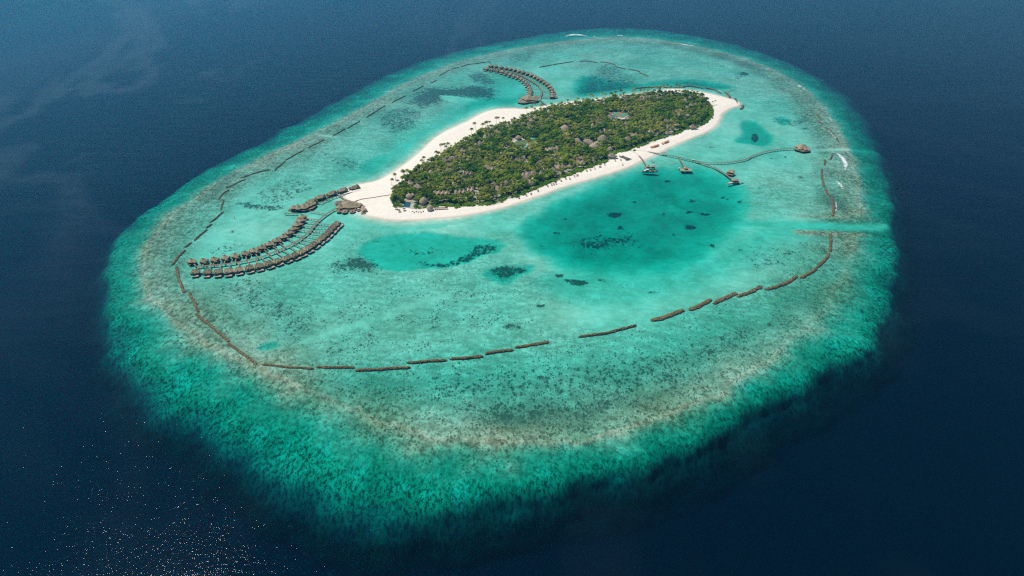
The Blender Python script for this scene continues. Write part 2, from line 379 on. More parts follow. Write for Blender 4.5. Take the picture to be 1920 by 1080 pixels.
paint('grass', [(1408,262),(1410,247),(1424,248),(1422,265)], .8, 4, .15)
for (bx, by, rx, ry) in [(1153,396,13,7),(1163,421,7,4),(1083,528,19,7),(1047,515,9,4),(1060,526,8,3),(1130,522,7,3),(1297,420,11,5),(1295,392,8,3),(1322,395,10,3),(1335,456,7,3),(1200,454,4,2),(1015,573,10,3),(1017,456,8,2.5),(1358,367,5,2),(1365,370,4,2),(1386,374,7,2),(1252,334,5,2),(1502,332,6,2.5),(1446,296,4,1.5),(1472,293,4,1.5),(1333,274,6,2),(1214,357,5,2),(1300,371,7,4),(1188,372,6,2),(1220,370,5,2),(1045,432,7,2.5),(1152,378,4,2),(1225,545,9,3),(1245,395,5,3),(1115,560,5,3),(1165,530,4,2),(1100,515,5,2),(1262,432,4,2),(1180,440,8,4),(1120,455,14,5),(735,455,5,2),(703,449,5,2),(1390,466,6,2),(1060,405,6,2),(1508,240,8,2),(1395,137,9,4),(1142,150,5,2),(665,335,5,1.5),(975,545,5,2),(1012,640,6,2),(1440,100,9,2)]:
    p = [(bx+rx*math.cos(a)*(1+.25*math.sin(3*a+bx)), by+ry*math.sin(a)*(1+.2*math.cos(2*a+by))) for a in np.linspace(0, 6.28, 11)[:-1]]
    paint('grass', p, .68+.3*((bx*7+by)%5)/5, 6, .7)
for p, v in [([(1483,432),(1500,429),(1560,432),(1610,436),(1640,440),(1570,444),(1500,440)], 1), ([(1480,404),(1520,402),(1570,403),(1600,400),(1590,410),(1540,408)], .9), ([(540,455),(440,460)], 0)][:2]:
    paint('brown', p, v, 5, .3); sl, k = mask(p, 6, .3); D[sl] = D[sl]*(1-k)+.6*k
# pale drifts of sand
for p in [[(556,640),(600,622),(680,600),(760,575),(840,548),(845,555),(770,582),(690,606),(610,630),(560,645)],[(1530,278),(1600,277),(1680,282),(1600,283),(1530,282)],[(590,250),(640,254),(640,259),(600,256)],[(1400,414),(1500,415),(1600,418),(1665,415),(1672,427),(1600,430),(1500,427),(1400,423)],[(830,176),(880,184),(930,190),(975,192),(975,197),(920,198),(860,194),(825,184)]]:
    sl, k = mask(p, 8, .5)
    for a in ('grass', 'brown'): A[a][sl] *= 1-k*.9
    A['rough'][sl] *= 1-k*.8
# shore
sdI = np.full(X.shape, -3000.); sdI[near] = sdist(SHORE, (X+(WX-X)*.35)[near], (Y+(WY-Y)*.35)[near])
shoal = .25+np.clip(-sdI, 0, None)*.055
south = S(-(Y - (1000+.85*(X+200)))/120+.5)*S((X+120)/120)
shoal = np.where(sdI < 0, -sdI*.06*(1+.8*south)+np.clip(-sdI-60, 0, None), 0)
D = np.where(sdI < 0, np.minimum(D, .12+shoal), D)
land = np.clip(sdI*.11, 0, 2.1)+np.where(sdI > 0, .05+fbm(X,Y,25,55)*.08*np.clip(sdI*.1, 0, 1), 0)
Z = np.where(sdI > 0, land, -D)
near_shore = np.exp(-np.clip(-sdI, 0, None)/16)
for a in ('grass', 'brown', 'rough'): A[a] *= 1-near_shore
sdV = np.full(X.shape, -3000.); sdV[near] = sdist(VEG, WX[near], WY[near])
A['litter'] = S(sdV/6+.5)*np.clip(.75+fbm(X,Y,20,61)*.5, 0, 1)

# things of the island that need a flat clearing
LAWN = W([(963,270),(967,263),(985,262),(990,268),(988,276),(975,281),(966,278)], 2.2)
COURT = [(1142,215),(1159,207),(1176,212.5),(1168,221),(1150,221)]
def grid_mesh(name, Zv, mats, attrs=None):
    ny, nx = Zv.shape; me = bpy.data.meshes.new(name)
    co = np.stack([X, Y, Zv], -1).reshape(-1, 3).astype(np.float32)
    idx = np.arange(ny*nx).reshape(ny, nx)
    q = np.stack([idx[:-1,:-1], idx[:-1,1:], idx[1:,1:], idx[1:,:-1]], -1).reshape(-1, 4)
    me.vertices.add(len(co)); me.vertices.foreach_set('co', co.ravel())
    me.loops.add(q.size); me.loops.foreach_set('vertex_index', q.ravel().astype(np.int32))
    me.polygons.add(len(q)); me.polygons.foreach_set('loop_start', (np.arange(len(q))*4).astype(np.int32))
    me.update(calc_edges=True); me.polygons.foreach_set('use_smooth', np.ones(len(q), bool))
    for k, v in (attrs or {}).items():
        a = me.attributes.new(k, 'FLOAT', 'POINT'); a.data.foreach_set('value', v.ravel().astype(np.float32))
    me.materials.append(mats); me.update(); return me

AX, AY = W([(940, 480)])[0]
ANG = np.arctan2((Y-AY)/1.55, X-AX)
A['ring_x'] = np.cos(ANG)*640; A['ring_y'] = np.sin(ANG)*640; A['rim'] = np.clip(sdR, -60, 200)
# ---- seabed material: bottom kind by what grows there, tinted by the water column above it (by its own depth)
m, nt, out = nodes('seabed_and_sand')
geo = N(nt, 'ShaderNodeNewGeometry'); pos = geo.outputs['Position']
def attr(n): return N(nt, 'ShaderNodeAttribute', attribute_name=n).outputs['Fac']
aG, aB, aR, aL = attr('grass'), attr('brown'), attr('rough'), attr('litter')
sx = N(nt, 'ShaderNodeSeparateXYZ'); nt.links.new(pos, sx.inputs[0])
depth = mathn(nt, 'MAXIMUM', mathn(nt, 'MULTIPLY', sx.outputs[2], -1), 0)
n1 = noise(nt, .085, pos, 5, .62, mscale=(1, .75, .01)); n2 = noise(nt, .19, pos, 5, .75, mscale=(1,.7,.01,.25)); n3 = noise(nt, .035, pos, 4, .55)
n4 = noise(nt, .06, pos, 5, .68, mscale=(.6, 1.5, .01, .45))
nf = noise(nt, .9, pos, 2, .6, mscale=(1,1,.01))
ringv = N(nt, 'ShaderNodeCombineXYZ')
for i, (nm_, k_) in enumerate((('ring_x', 1), ('ring_y', 1), ('rim', .5))): nt.links.new(mathn(nt, 'MULTIPLY', attr(nm_), k_), ringv.inputs[i])
spur = noise(nt, .11, ringv.outputs[0], 4, .62, dist=.4); spur2 = noise(nt, .26, ringv.outputs[0], 4, .7)
sandc = mixc(nt, ss(nt, n3, .3, .7), (.80,.76,.65), (.66,.65,.54))
reefc = mixc(nt, ss(nt, n4, .36, .60), (.17,.18,.13), (.80,.78,.66))
# rough bottom: mottled coral rubble
sp = ss(nt, n2, .38, .56)
mott = mixc(nt, sp, (.09,.10,.065), reefc)
onslope = ss(nt, depth, 2.0, 6.0)
amt = mathn(nt, 'MULTIPLY', aR, mathn(nt, 'ADD', mathn(nt, 'MULTIPLY', onslope, .5), .85), clamp=True)
sp2 = ss(nt, noise(nt, .30, pos, 4, .75, mscale=(1,.6,.01,.5)), .43, .535)
chute = mathn(nt, 'ADD', mathn(nt, 'MULTIPLY', ss(nt, spur, .44, .62), .6), mathn(nt, 'MULTIPLY', ss(nt, spur2, .45, .62), .4))
clus = ss(nt, mathn(nt, 'ADD', mathn(nt, 'MULTIPLY', noise(nt, .035, pos, 4, .65, mscale=(1,.7,.01)), .6), mathn(nt, 'MULTIPLY', chute, .12)), .30, .46)
slopec = mixc(nt, sp2, mixc(nt, clus, (.035,.055,.03), (.14,.19,.115)), mixc(nt, clus, (.50,.55,.42), (1.0,1.0,.92)))
mott = mixc(nt, mathn(nt, 'MULTIPLY', ss(nt, depth, 1.6, 4.5), .85), mott, slopec)
base = mixc(nt, amt, sandc, mott)
brc = mixc(nt, sp, (.10,.085,.05), mixc(nt, ss(nt, n1, .35, .65), (.23,.205,.115), (.52,.46,.31)))
drift = mathn(nt, 'ADD', mathn(nt, 'MULTIPLY', ss(nt, noise(nt, .014, pos, 5, .6, mscale=(1,.7,.01,.3)), .34, .66), .6), mathn(nt, 'MULTIPLY', ss(nt, noise(nt, .1, pos, 4, .65, mscale=(.8,1.2,.01,.4)), .36, .64), .4))
base = mixc(nt, 1.0, base, mixc(nt, drift, (.66,.72,.64), (1.1,1.1,1.08)), 'MULTIPLY')
base = mixc(nt, mathn(nt, 'MULTIPLY', aB, .95), base, brc)
def specks(scale, lo, hi):
    v = N(nt, 'ShaderNodeTexVoronoi'); v.inputs['Scale'].default_value = scale
    mp = N(nt, 'ShaderNodeMapping'); mp.inputs['Scale'].default_value = (1, .8, .01); nt.links.new(pos, mp.inputs['Vector']); nt.links.new(mp.outputs[0], v.inputs['Vector'])
    sc_ = N(nt, 'ShaderNodeSeparateColor'); nt.links.new(v.outputs['Color'], sc_.inputs[0])
    rad = mathn(nt, 'MULTIPLY', mathn(nt, 'SUBTRACT', mathn(nt, 'ADD', sc_.outputs[0], mathn(nt, 'MULTIPLY', mathn(nt, 'ADD', aR, aG), .55)), mathn(nt, 'ADD', lo, mathn(nt, 'MULTIPLY', ss(nt, n3, .35, .65), hi))), .7)
    return ss(nt, mathn(nt, 'SUBTRACT', rad, v.outputs['Distance']), -.06, .08)
for q in (specks(.27, .72, .38), specks(.5, .66, .42)):
    base = mixc(nt, mathn(nt, 'MULTIPLY', mathn(nt, 'MULTIPLY', q, .78), ss(nt, depth, 1.5, 5.0, 1, .15)), base, (.085,.085,.055))
# dark growth where the attribute beats the noise
thr = mathn(nt, 'SUBTRACT', .665, mathn(nt, 'MULTIPLY', aG, .33))
mixn = mathn(nt, 'ADD', mathn(nt, 'MULTIPLY', n1, .32), mathn(nt, 'MULTIPLY', n2, .68))
dk = ss(nt, mixn, mathn(nt, 'SUBTRACT', thr, .05), mathn(nt, 'ADD', thr, .05))
dk = mathn(nt, 'MULTIPLY', dk, ss(nt, aG, .02, .2))
base = mixc(nt, dk, base, mixc(nt, nf, (.075,.085,.065), (.13,.135,.10)))
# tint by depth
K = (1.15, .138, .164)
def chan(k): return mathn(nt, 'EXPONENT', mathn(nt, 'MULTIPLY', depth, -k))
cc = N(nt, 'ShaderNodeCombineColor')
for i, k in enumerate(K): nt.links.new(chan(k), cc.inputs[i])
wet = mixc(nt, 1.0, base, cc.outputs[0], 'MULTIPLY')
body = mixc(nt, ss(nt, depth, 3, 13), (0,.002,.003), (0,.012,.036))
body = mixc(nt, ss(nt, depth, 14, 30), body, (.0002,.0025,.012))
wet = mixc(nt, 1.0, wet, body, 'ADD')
damp = ss(nt, mathn(nt, 'ADD', sx.outputs[2], mathn(nt, 'MULTIPLY', mathn(nt, 'SUBTRACT', noise(nt, .05, pos, 4), .5), .5)), .08, .75)
dry = mixc(nt, ss(nt, noise(nt, .12, pos, 4), .35, .65), (.86,.775,.67), (.80,.72,.61))
dry = mixc(nt, damp, (.62,.54,.42), dry)
dry = mixc(nt, aL, dry, mixc(nt, ss(nt, noise(nt, .3, pos, 3), .4, .6), (.05,.075,.02), (.22,.22,.12)))
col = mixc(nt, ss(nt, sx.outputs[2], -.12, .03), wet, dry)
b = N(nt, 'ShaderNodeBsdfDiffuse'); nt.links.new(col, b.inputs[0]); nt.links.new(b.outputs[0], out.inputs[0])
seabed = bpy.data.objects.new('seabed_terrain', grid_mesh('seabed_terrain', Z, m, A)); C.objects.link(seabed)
tag(seabed, 'pale sand, coral flat and island beach under and beside clear turquoise water', 'terrain', kind='structure')

# ---- water surface
m, nt, out = nodes('clear_sea_water')
geo = N(nt, 'ShaderNodeNewGeometry'); pos = geo.outputs['Position']
w1 = noise(nt, .22, pos, 3, .6, mscale=(.7, 1.25, .1, .25)); w2 = noise(nt, .9, pos, 2, .6, mscale=(.8, 1.2, .1, .5)); w0 = noise(nt, .03, pos, 2, .5, mscale=(.5, 1.4, .1, .1))
slick = ss(nt, noise(nt, .0011, pos, 5, .62, mscale=(1.0, .42, .1, .7), dist=1.1), .40, .66)
hgt = mathn(nt, 'ADD', mathn(nt, 'ADD', mathn(nt, 'MULTIPLY', w1, 1.35), mathn(nt, 'MULTIPLY', w2, .42)), mathn(nt, 'MULTIPLY', w0, 2.2))
bp = N(nt, 'ShaderNodeBump'); bp.inputs['Strength'].default_value = 1
nt.links.new(hgt, bp.inputs['Height']); nt.links.new(mathn(nt, 'ADD', .185, mathn(nt, 'MULTIPLY', slick, .22)), bp.inputs['Distance'])
fr = N(nt, 'ShaderNodeFresnel'); fr.inputs[0].default_value = 1.333; nt.links.new(bp.outputs[0], fr.inputs['Normal'])
gl = N(nt, 'ShaderNodeBsdfGlossy'); gl.inputs['Roughness'].default_value = .022; nt.links.new(bp.outputs[0], gl.inputs['Normal'])
tr = N(nt, 'ShaderNodeBsdfTransparent'); mx = N(nt, 'ShaderNodeMixShader')
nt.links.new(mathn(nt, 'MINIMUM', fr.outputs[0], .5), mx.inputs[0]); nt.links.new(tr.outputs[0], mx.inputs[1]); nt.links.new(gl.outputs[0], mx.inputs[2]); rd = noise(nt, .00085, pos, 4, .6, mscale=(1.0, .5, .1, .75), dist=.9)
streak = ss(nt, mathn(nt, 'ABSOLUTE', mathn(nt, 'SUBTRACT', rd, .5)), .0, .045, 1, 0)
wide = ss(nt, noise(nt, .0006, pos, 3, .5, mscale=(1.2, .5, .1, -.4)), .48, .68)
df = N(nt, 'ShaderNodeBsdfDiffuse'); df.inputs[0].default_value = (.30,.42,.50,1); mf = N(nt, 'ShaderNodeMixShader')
painted_sheen = mathn(nt, 'MULTIPLY', mathn(nt, 'ADD', mathn(nt, 'MULTIPLY', streak, .7), wide), mathn(nt, 'MULTIPLY', ss(nt, w0, .3, .7, .6, 1), .10))  # pale diffuse wisps painted on for the brighter sky sheen of calm slicks
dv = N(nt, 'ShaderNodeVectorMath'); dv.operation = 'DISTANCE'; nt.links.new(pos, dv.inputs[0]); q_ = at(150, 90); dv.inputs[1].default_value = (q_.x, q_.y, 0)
painted_sheen = mathn(nt, 'MULTIPLY', painted_sheen, ss(nt, dv.outputs['Value'], 400, 1900, 1, .1))
nt.links.new(painted_sheen, mf.inputs[0]); nt.links.new(mx.outputs[0], mf.inputs[1]); nt.links.new(df.outputs[0], mf.inputs[2])
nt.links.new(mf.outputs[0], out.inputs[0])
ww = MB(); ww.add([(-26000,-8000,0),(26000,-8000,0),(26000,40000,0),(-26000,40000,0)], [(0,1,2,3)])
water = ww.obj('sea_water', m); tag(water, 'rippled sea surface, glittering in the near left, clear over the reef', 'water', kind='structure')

# air between the camera and the far reef
m, nt, out = nodes('sea_air')
pv = N(nt, 'ShaderNodeVolumePrincipled'); pv.inputs['Color'].default_value = (.0, .56, 1, 1); pv.inputs['Density'].default_value = .00011; pv.inputs['Anisotropy'].default_value = .55
nt.links.new(pv.outputs[0], out.inputs['Volume'])
hz = MB(); hz.box(-9000, 9000, -700, 16000, -60, 520); haze = hz.obj('haze', m); tag(haze, 'thin blue sea air over the far reef and ocean', 'haze', kind='stuff')
# ================================================================== things
ORD = 'first second third fourth fifth sixth seventh eighth ninth tenth eleventh twelfth thirteenth fourteenth fifteenth sixteenth seventeenth eighteenth nineteenth twentieth twenty-first twenty-second twenty-third twenty-fourth twenty-fifth twenty-sixth twenty-seventh twenty-eighth twenty-ninth thirtieth'.split()
def ground(x, y):
    i = int(np.clip(np.searchsorted(xs, x)-1, 0, len(xs)-2)); j = int(np.clip(np.searchsorted(ys, y)-1, 0, len(ys)-2))
    fx = (x-xs[i])/(xs[i+1]-xs[i]); fy = (y-ys[j])/(ys[j+1]-ys[j])
    return float((Z[j,i]*(1-fx)+Z[j,i+1]*fx)*(1-fy)+(Z[j+1,i]*(1-fx)+Z[j+1,i+1]*fx)*fy)
def Q(ox, oy, k, pts): return [(ox+x/k, oy+y/k) for x, y in pts]
def resample(P, step):
    P = [Vector(p[:2]) for p in P]; out = [P[0]]; acc = 0
    for a, b in zip(P, P[1:]):
        L = (b-a).length; d = step-acc
        while d <= L: out.append(a+(b-a)*(d/L)); d += step
        acc = (acc+L) % step
    if (out[-1]-P[-1]).length > step*.3: out.append(P[-1])
    return out
def ribbon(mb, P, wd, z0, z1, m=0, zf=None):
    P = [Vector(p[:2]) for p in P]; n = len(P); vs = []
    for i, p in enumerate(P):
        d = (P[min(i+1,n-1)]-P[max(i-1,0)]).normalized(); s = Vector((-d.y, d.x))*wd/2
        dz = zf(p) if zf else 0
        for q, z in ((p-s, z0), (p+s, z0), (p+s, z1), (p-s, z1)): vs.append((q.x, q.y, z+dz))
    fs = [(3,2,1,0), tuple(4*(n-1)+k for k in range(4))]
    for i in range(n-1):
        for k in range(4): fs.append((i*4+k, i*4+(k+1)%4, i*4+4+(k+1)%4, i*4+4+k))
    mb.add(vs, fs, m)
def rails(mb, P, wd, z, m=0):
    P = [Vector(p[:2]) for p in P]; n = len(P)
    for sgn in (-1, 1):
        L = []
        for i, p in enumerate(P):
            d = (P[min(i+1,n-1)]-P[max(i-1,0)]).normalized(); L.append(p+Vector((-d.y, d.x))*sgn*(wd/2-.12))
        ribbon(mb, L, .12, z, z+.12, m)

# ---- jetties
tres = MB()
for s in (-1, 1): tres.tube((s*.95, 0, -2.2), (s*.95, 0, 1.75), .17, n=5)
tres.box(-1.35, 1.35, -.14, .14, 1.5, 1.78)
tres_me = tres.mesh('trestle', M['post'])
def jetty(label, pts, wd=2.6, zd=2.0, branches=(), bw=1.7, cat='jetty', group=None, step=7, rail=True, name='wooden_jetty'):
    P = [at(x, y, zd) for x, y in pts]; P = catmull([p.to_2d() for p in P], 5) if len(P) > 2 else [p.to_2d() for p in P]
    root = empty(name, (0, 0, 0)); tag(root, label, cat, group)
    o0 = P[0]; root.location = (o0.x, o0.y, 0)
    def loc(p): return (p[0]-o0.x, p[1]-o0.y)
    mb = MB(); zf = lambda p: max(0, ground(p.x+o0.x, p.y+o0.y)+.5-zd)
    ribbon(mb, [loc(p) for p in P], wd, zd-.28, zd, 0); mb.obj('deck', M['deck'], root)
    if rail:
        mb = MB(); rails(mb, [loc(p) for p in P], wd, zd+.55); 
        mb.obj('rail', M['post'], root)
    def posts(line, par, w_, st):
        R_ = resample(line, st)
        for i, p in enumerate(R_):
            if ground(p.x, p.y) > .6: continue
            a, b = R_[max(i-1,0)], R_[min(i+1,len(R_)-1)]; d = b-a
            t = bpy.data.objects.new('trestle', tres_me); C.objects.link(t); t.parent = par
            t.location = (*loc(p), 0); t.rotation_euler = (0, 0, math.atan2(d.y, d.x)-math.pi/2); t.scale = (w_/2.6, 1, 1)
    posts(P, root, wd, step)
    for a, b in branches:
        mb = MB(); ribbon(mb, [loc(a), loc(b)], bw, zd-.26, zd-.015); mb_o = mb.obj('branch_walkway', M['deck'], root)
        L = (b-a).length; posts([a+(b-a)*min(.5, 2.5/L), b], mb_o, bw, 5.5)
    return root, P
def nearest(P, q):
    best = None
    for a, b in zip(P, P[1:]):
        e = b-a; t = max(0, min(1, (q-a).dot(e)/max(e.length_squared, 1e-9))); p = a+e*t; d = (p-q).length
        if best is None or d < best[0]: best = (d, p, e.normalized())
    return best

# ---- overwater villas
def villa_proto(kind):
    t = empty('overwater_villa', (0, 0, 0))
    mb = MB(); mb.box(-6.6, 6.6, -6.6, 6.2, 1.95, 2.25); mb.obj('deck', M['deck'], t)
    mb = MB(); mb.box(-6.0, 4.2, 6.25, 10.6, 1.35, 1.6); d = mb.obj('sun_deck', M['deck_warm'], t)
    mb = MB(); mb.box(-4.6, 4.4, -5.2, 3.6, 2.27, 5.3); mb.box(-6.4,-6.2,-2,6,2.27,4.2); mb.box(6.2,6.4,-2,6,2.27,4.2); wl = mb.obj('wall', M['wall_dark'], t)
    mb = MB(); 
    for x in (-3.4, -1.1, 1.2): mb.box(x, x+1.9, 3.62, 3.7, 2.4, 4.6)
    mb.obj('glass_door', M['glass'], wl)
    mb = MB(); mb.box(1.2, 5.4, 7.4, 9.9, 1.62, 1.74); mb.obj('plunge_pool', M['pool_pale'], d)
    mb = MB()
    for x in (-4.6, -2.9): mb.box(x, x+.8, 7.6, 9.6, 1.62, 1.95); mb.box(x, x+.8, 7.4, 7.9, 1.9, 2.35)
    mb.obj('sun_lounger', M['cream'], d)
    mb = MB(); rc = MB()
    if kind == 'fan':
        n = 8; mb.cone(7.0, 4.9, 9.8, n=n, th=.4, bell=.08, sy=.92); 
        for k in range(n):
            a = 2*math.pi*(k+.5)/n; rc.tube((7.0*math.cos(a)*1.0, 6.44*math.sin(a), 4.95), (3.3*math.cos(a), 3.05*math.sin(a), 6.9), .2, .18, 4)
            rc.tube((3.3*math.cos(a), 3.05*math.sin(a), 6.9), (.2*math.cos(a), .2*math.sin(a), 9.95), .18, .2, 4)
        mb.hip(3.0, 2.4, 4.3, 6.2, 1.2, 0, cx=-4.2, cy=5.6)
        mb.hip(2.0, 2.0, 4.2, 6.0, .2, .2, cx=3.2, cy=-6.6)
    else:
        mb.hip(7.0, 5.6, 4.9, 9.4, 2.6, .2, cy=-.6, th=.4); mb.hip(3.1, 3.0, 4.6, 7.6, .3, 1.4, cx=1.8, cy=3.8)
        for sx in (-1, 1):
            for sy in (-1, 1):
                rc.tube((sx*7.0, -.6+sy*5.6, 4.95), (sx*5.0, -.6+sy*3.15, 6.98), .18, n=4)
                rc.tube((sx*5.0, -.6+sy*3.15, 6.98), (sx*2.65, -.6+sy*.2, 9.5), .18, n=4)
        rc.tube((-2.6, -.6, 9.5), (2.6, -.6, 9.5), .22, n=4)
    rf = mb.obj('roof', M['thatch_sea'], t); rc.obj('ridge_cap', M['ridge'], rf)
    for x in (-5.6, 0, 5.6):
        for y in (-5.6, 0, 5.6, 9.9):
            if y > 9 and x > 1: continue
            p = MB(); p.tube((x, y, -2.4), (x, y, 1.95 if y < 9 else 1.35), .26, n=6); p.obj('post', M['post'], t)
    return t
def place_row(proto, pts, spine, labels, group, zc=6, scale=.92, used=[]):
    br = []
    snap = copy_list(proto)
    for i, (px, py) in enumerate(pts):
        c = at(px, py, zc); q = c.to_2d(); d, p, e = nearest(spine, q)
        o = q-p; o = o/max(o.length, 1e-6); ang = math.atan2(o.y, o.x)-math.pi/2
        if proto.name not in used: r_ = proto; used.append(proto.name)
        else: r_ = paste(snap)
        r_.location = (q.x, q.y, 0); r_.rotation_euler = (0, 0, ang+rng.uniform(-.09,.09)); r_.scale = (scale*rng.uniform(.94,1.05),)*3
        tag(r_, labels(i, len(pts)), 'villa', group)
        if d > 8: br.append((p+(q-p).normalized()*1.2, q-o*6.4*scale))
    return br
pA = villa_proto('fan'); pB = villa_proto('hip')
spine1_px = [(368,499.5),(382.5,498.3),(415,495.6),(440,492.5),(457.5,489.4),(474,486),(489,482),(505,476),(518.7,470.6),(531,465),(542.5,460),(560,450),(572.5,440),(580,434),(591,420),(601,410),(612.5,401),(626,392.5),(640,387.5)]
sp1 = catmull([at(x, y, 2).to_2d() for x, y in spine1_px], 5)
far1 = Q(320,320,4.8,[(187,803),(293,800),(390,788),(487,772),(580,755),(668,733),(748,710),(820,680),(890,650),(955,617),(1012,583),(1062,548),(1103,512),(1140,475),(1168,438),(1182,405)])
near1 = Q(320,320,4.8,[(218,900),(325,902),(420,900),(515,895),(610,882),(703,866),(790,850),(877,828),(957,803),(1037,779),(1110,752),(1172,724),(1230,690),(1282,655),(1325,622),(1365,592),(1400,560),(1430,528),(1458,497),(1488,470)])
b1 = place_row(pA, far1, sp1, lambda i, n: f'{ORD[i]} villa from the sea end of the long curved jetty, reef side row' if i < 8 else f'{ORD[n-1-i]} villa from the spa in the reef side row of the long jetty', 'overwater villas on the reef side of the long jetty')
b2 = place_row(pB, near1, sp1, lambda i, n: f'{ORD[i]} villa from the sea end of the long curved jetty, lagoon side row' if i < 10 else f'{ORD[n-1-i]} villa from the shoreward end of the lagoon side row, long jetty', 'overwater villas on the lagoon side of the long jetty')
j1, _ = jetty('long curved grey timber walkway between the two rows of overwater villas west of the beach', spine1_px, 2.9, 2.0, b1+b2+[(at(612.5,401,2).to_2d(), at(580,395.5,2).to_2d())])
# the five larger houses in an arc and the walkway behind them
def long_house():
    t = empty('overwater_residence', (0, 0, 0))
    mb = MB(); mb.box(-11, 11, -7, 6.5, 1.95, 2.25); mb.obj('deck', M['deck'], t)
    mb = MB(); mb.box(-9, 8.5, -4.6, 3.8, 2.27, 5.9); wl = mb.obj('wall', M['wall_dark'], t)
    mb = MB()
    for x in range(-8, 8, 3): mb.box(x, x+2.1, -4.72, -4.62, 2.5, 5.0)
    mb.obj('window', M['glass'], wl)
    mb = MB(); rc = MB()
    mb.hip(10.6, 6.4, 5.6, 10.2, 7.2, .25, th=.45); mb.hip(3.2, 3.0, 5.0, 8.2, .4, .4, cx=-12.2, cy=1.5); mb.hip(5.0, 6.9, 5.8, 12.2, .3, 3.2, cx=6.4, cy=.2)
    for s in (-1, 1): rc.tube((7.0, s*.2, 10.3), (-7.2, s*.2, 10.3), .2, n=4)
    rf = mb.obj('roof', M['thatch_sea'], t); rc.obj('ridge_cap', M['ridge'], rf)
    mb = MB(); mb.box(-14, -11.05, -1.5, 4.8, 1.8, 2.1); mb.obj('side_terrace', M['deck_warm'], t)
    mb = MB(); mb.box(-4, 4, 6.55, 9.8, 1.4, 1.65); d = mb.obj('sun_deck', M['deck_warm'], t)
    mb = MB(); mb.box(-2.6, 3, 7.1, 9.3, 1.67, 1.8); mb.obj('plunge_pool', M['pool_pale'], d)
    for x in (-9.8, -3.3, 3.3, 9.8):
        for y in (-5.8, 0, 5.6):
            p = MB(); p.tube((x, y, -2), (x, y, 1.95), .28, n=6); p.obj('post', M['post'], t)
    return t
lh = long_house(); snap = copy_list(lh)
houses = Q(320,320,4.8,[(1268,262),(1352,223),(1450,190),(1548,160),(1657,137)])
wk = [at(x, y, 2).to_2d() for x, y in [(594,379),(610,375.6),(622.5,370),(636,366),(654,361.5),(675,357)]]
for i, (px, py) in enumerate(houses):
    c = at(px, py, 7); d, p, e = nearest(wk, c.to_2d()); o = c.to_2d()-p
    r_ = lh if i == 0 else paste(snap)
    r_.location = (c.x, c.y, 0); r_.rotation_euler = (0, 0, math.atan2(e.y, e.x)); r_.scale = (.76,)*3
    tag(r_, f'{["westernmost, nearest the spa,","second from the spa","middle","second from the sand","easternmost, at the edge of the sand"][i]} of the five larger thatched overwater houses', 'villa', 'larger overwater houses in an arc')
jetty('angled timber walkway in front of the five larger overwater houses', [(594,379),(600,380.5),(610,376),(622.5,370.5),(636,367),(654,362),(676,357.2)], 2.2, cat='walkway', name='timber_walkway')
jetty('short timber walkway from the arc of five houses to the big thatched restaurant', [(636,367),(643,372),(652,378.5)], 2.2, cat='walkway', name='timber_walkway')
jetty('short pier sticking out to the west beside the overwater spa', [(557,400.5),(546,400.4),(534,399.8)], 2.2, cat='pier', name='short_pier')
jetty('short pier at the shoreward end of the lagoon side villa row', [(634,417.3),(644,419.4)], 2.2, cat='pier', name='short_pier')
# spa
def posts_for(t, pts, z=1.95, r=.3, zb=-2.4):
    for x, y in pts: p = MB(); p.tube((x, y, zb), (x, y, z), r, n=6); p.obj('post', M['post'], t)
t = empty('overwater_spa', at(566,392,0)); tag(t, 'cluster of pointed thatched spa roofs on a deck where the reef side villas end', 'spa building')
mb = MB(); mb.prism([(-17,-9),(8,-11),(20,-2),(24,12),(12,19),(2,14),(-10,6),(-19,0)], 1.9, 2.25); mb.obj('deck', M['deck'], t)
wl = MB(); mb = MB()
for x, y, r, z in [(-12,-3,6.5,9),(-3,-4.5,7,10),(6,-2,7,9.8),(11,6,7,10.2),(16,12,6.5,9.2),(3,6,6,8.8),(-7,3,5,8)]:
    mb.cone(r, 5, z, n=8, cx=x, cy=y, th=.4); wl.box(x-r*.6, x+r*.6, y-r*.6, y+r*.6, 2.27, 5.4)
wl.obj('wall', M['wall_dark'], t); mb.obj('roof', M['thatch_sea'], t)
mb = MB(); mb.box(-20.5,-16.5,4,9,1.2,1.5); mb.obj('canopy_deck', M['bluec'], t)
posts_for(t, [(-14,-6),(-6,-8),(3,-9),(12,-5),(18,1),(20,10),(10,15),(0,8),(-10,1)])
# round bathing deck in the water west of the spa
mb = MB(); mb.tube((0,0,-1.5),(0,0,.5),4.2,4.2,12); o = mb.obj('round_platform', M['deck']); o.location = at(544.5,393,0); tag(o, 'small round dark platform alone in the water just west of the spa', 'platform')
# restaurant at the edge of the sand
t = empty('beach_restaurant', at(652,391,0)); tag(t, 'large organic thatched restaurant with round dining decks at the west tip of the beach', 'restaurant')
mb = MB(); mb.prism([(-22,4),(-14,-9),(-2,-12),(14,-9),(26,-4),(30,4),(22,14),(4,24),(-10,24),(-20,14)], 2.0, 2.35); mb.obj('deck', M['deck_warm'], t)
mb = MB(); mb.cone(13.5, 5.2, 12.5, n=14, cx=3, cy=4, th=.5, bell=.05, sx=1.35, sy=.95, rt=1.5); mb.cone(8, 4.9, 11, n=10, cx=-11, cy=-2, th=.5); mb.cone(9, 5.0, 10.5, n=10, cx=-6, cy=15, th=.5, sx=1.1); mb.cone(7.5, 5.0, 9.5, n=10, cx=15, cy=1, th=.5)
mb.hip(8, 4.5, 4.9, 8.6, 4, .2, cx=-17, cy=12, th=.5, rot=.4); mb.obj('roof', M['thatch_sea'], t)
mb = MB(); mb.prism([(-14,-4),(12,-3),(17,3),(12,11),(-4,20),(-14,16)], 2.37, 5.2); mb.box(-22,-12,9,15,2.37,5.0); mb.obj('wall', M['wall_dark'], t)
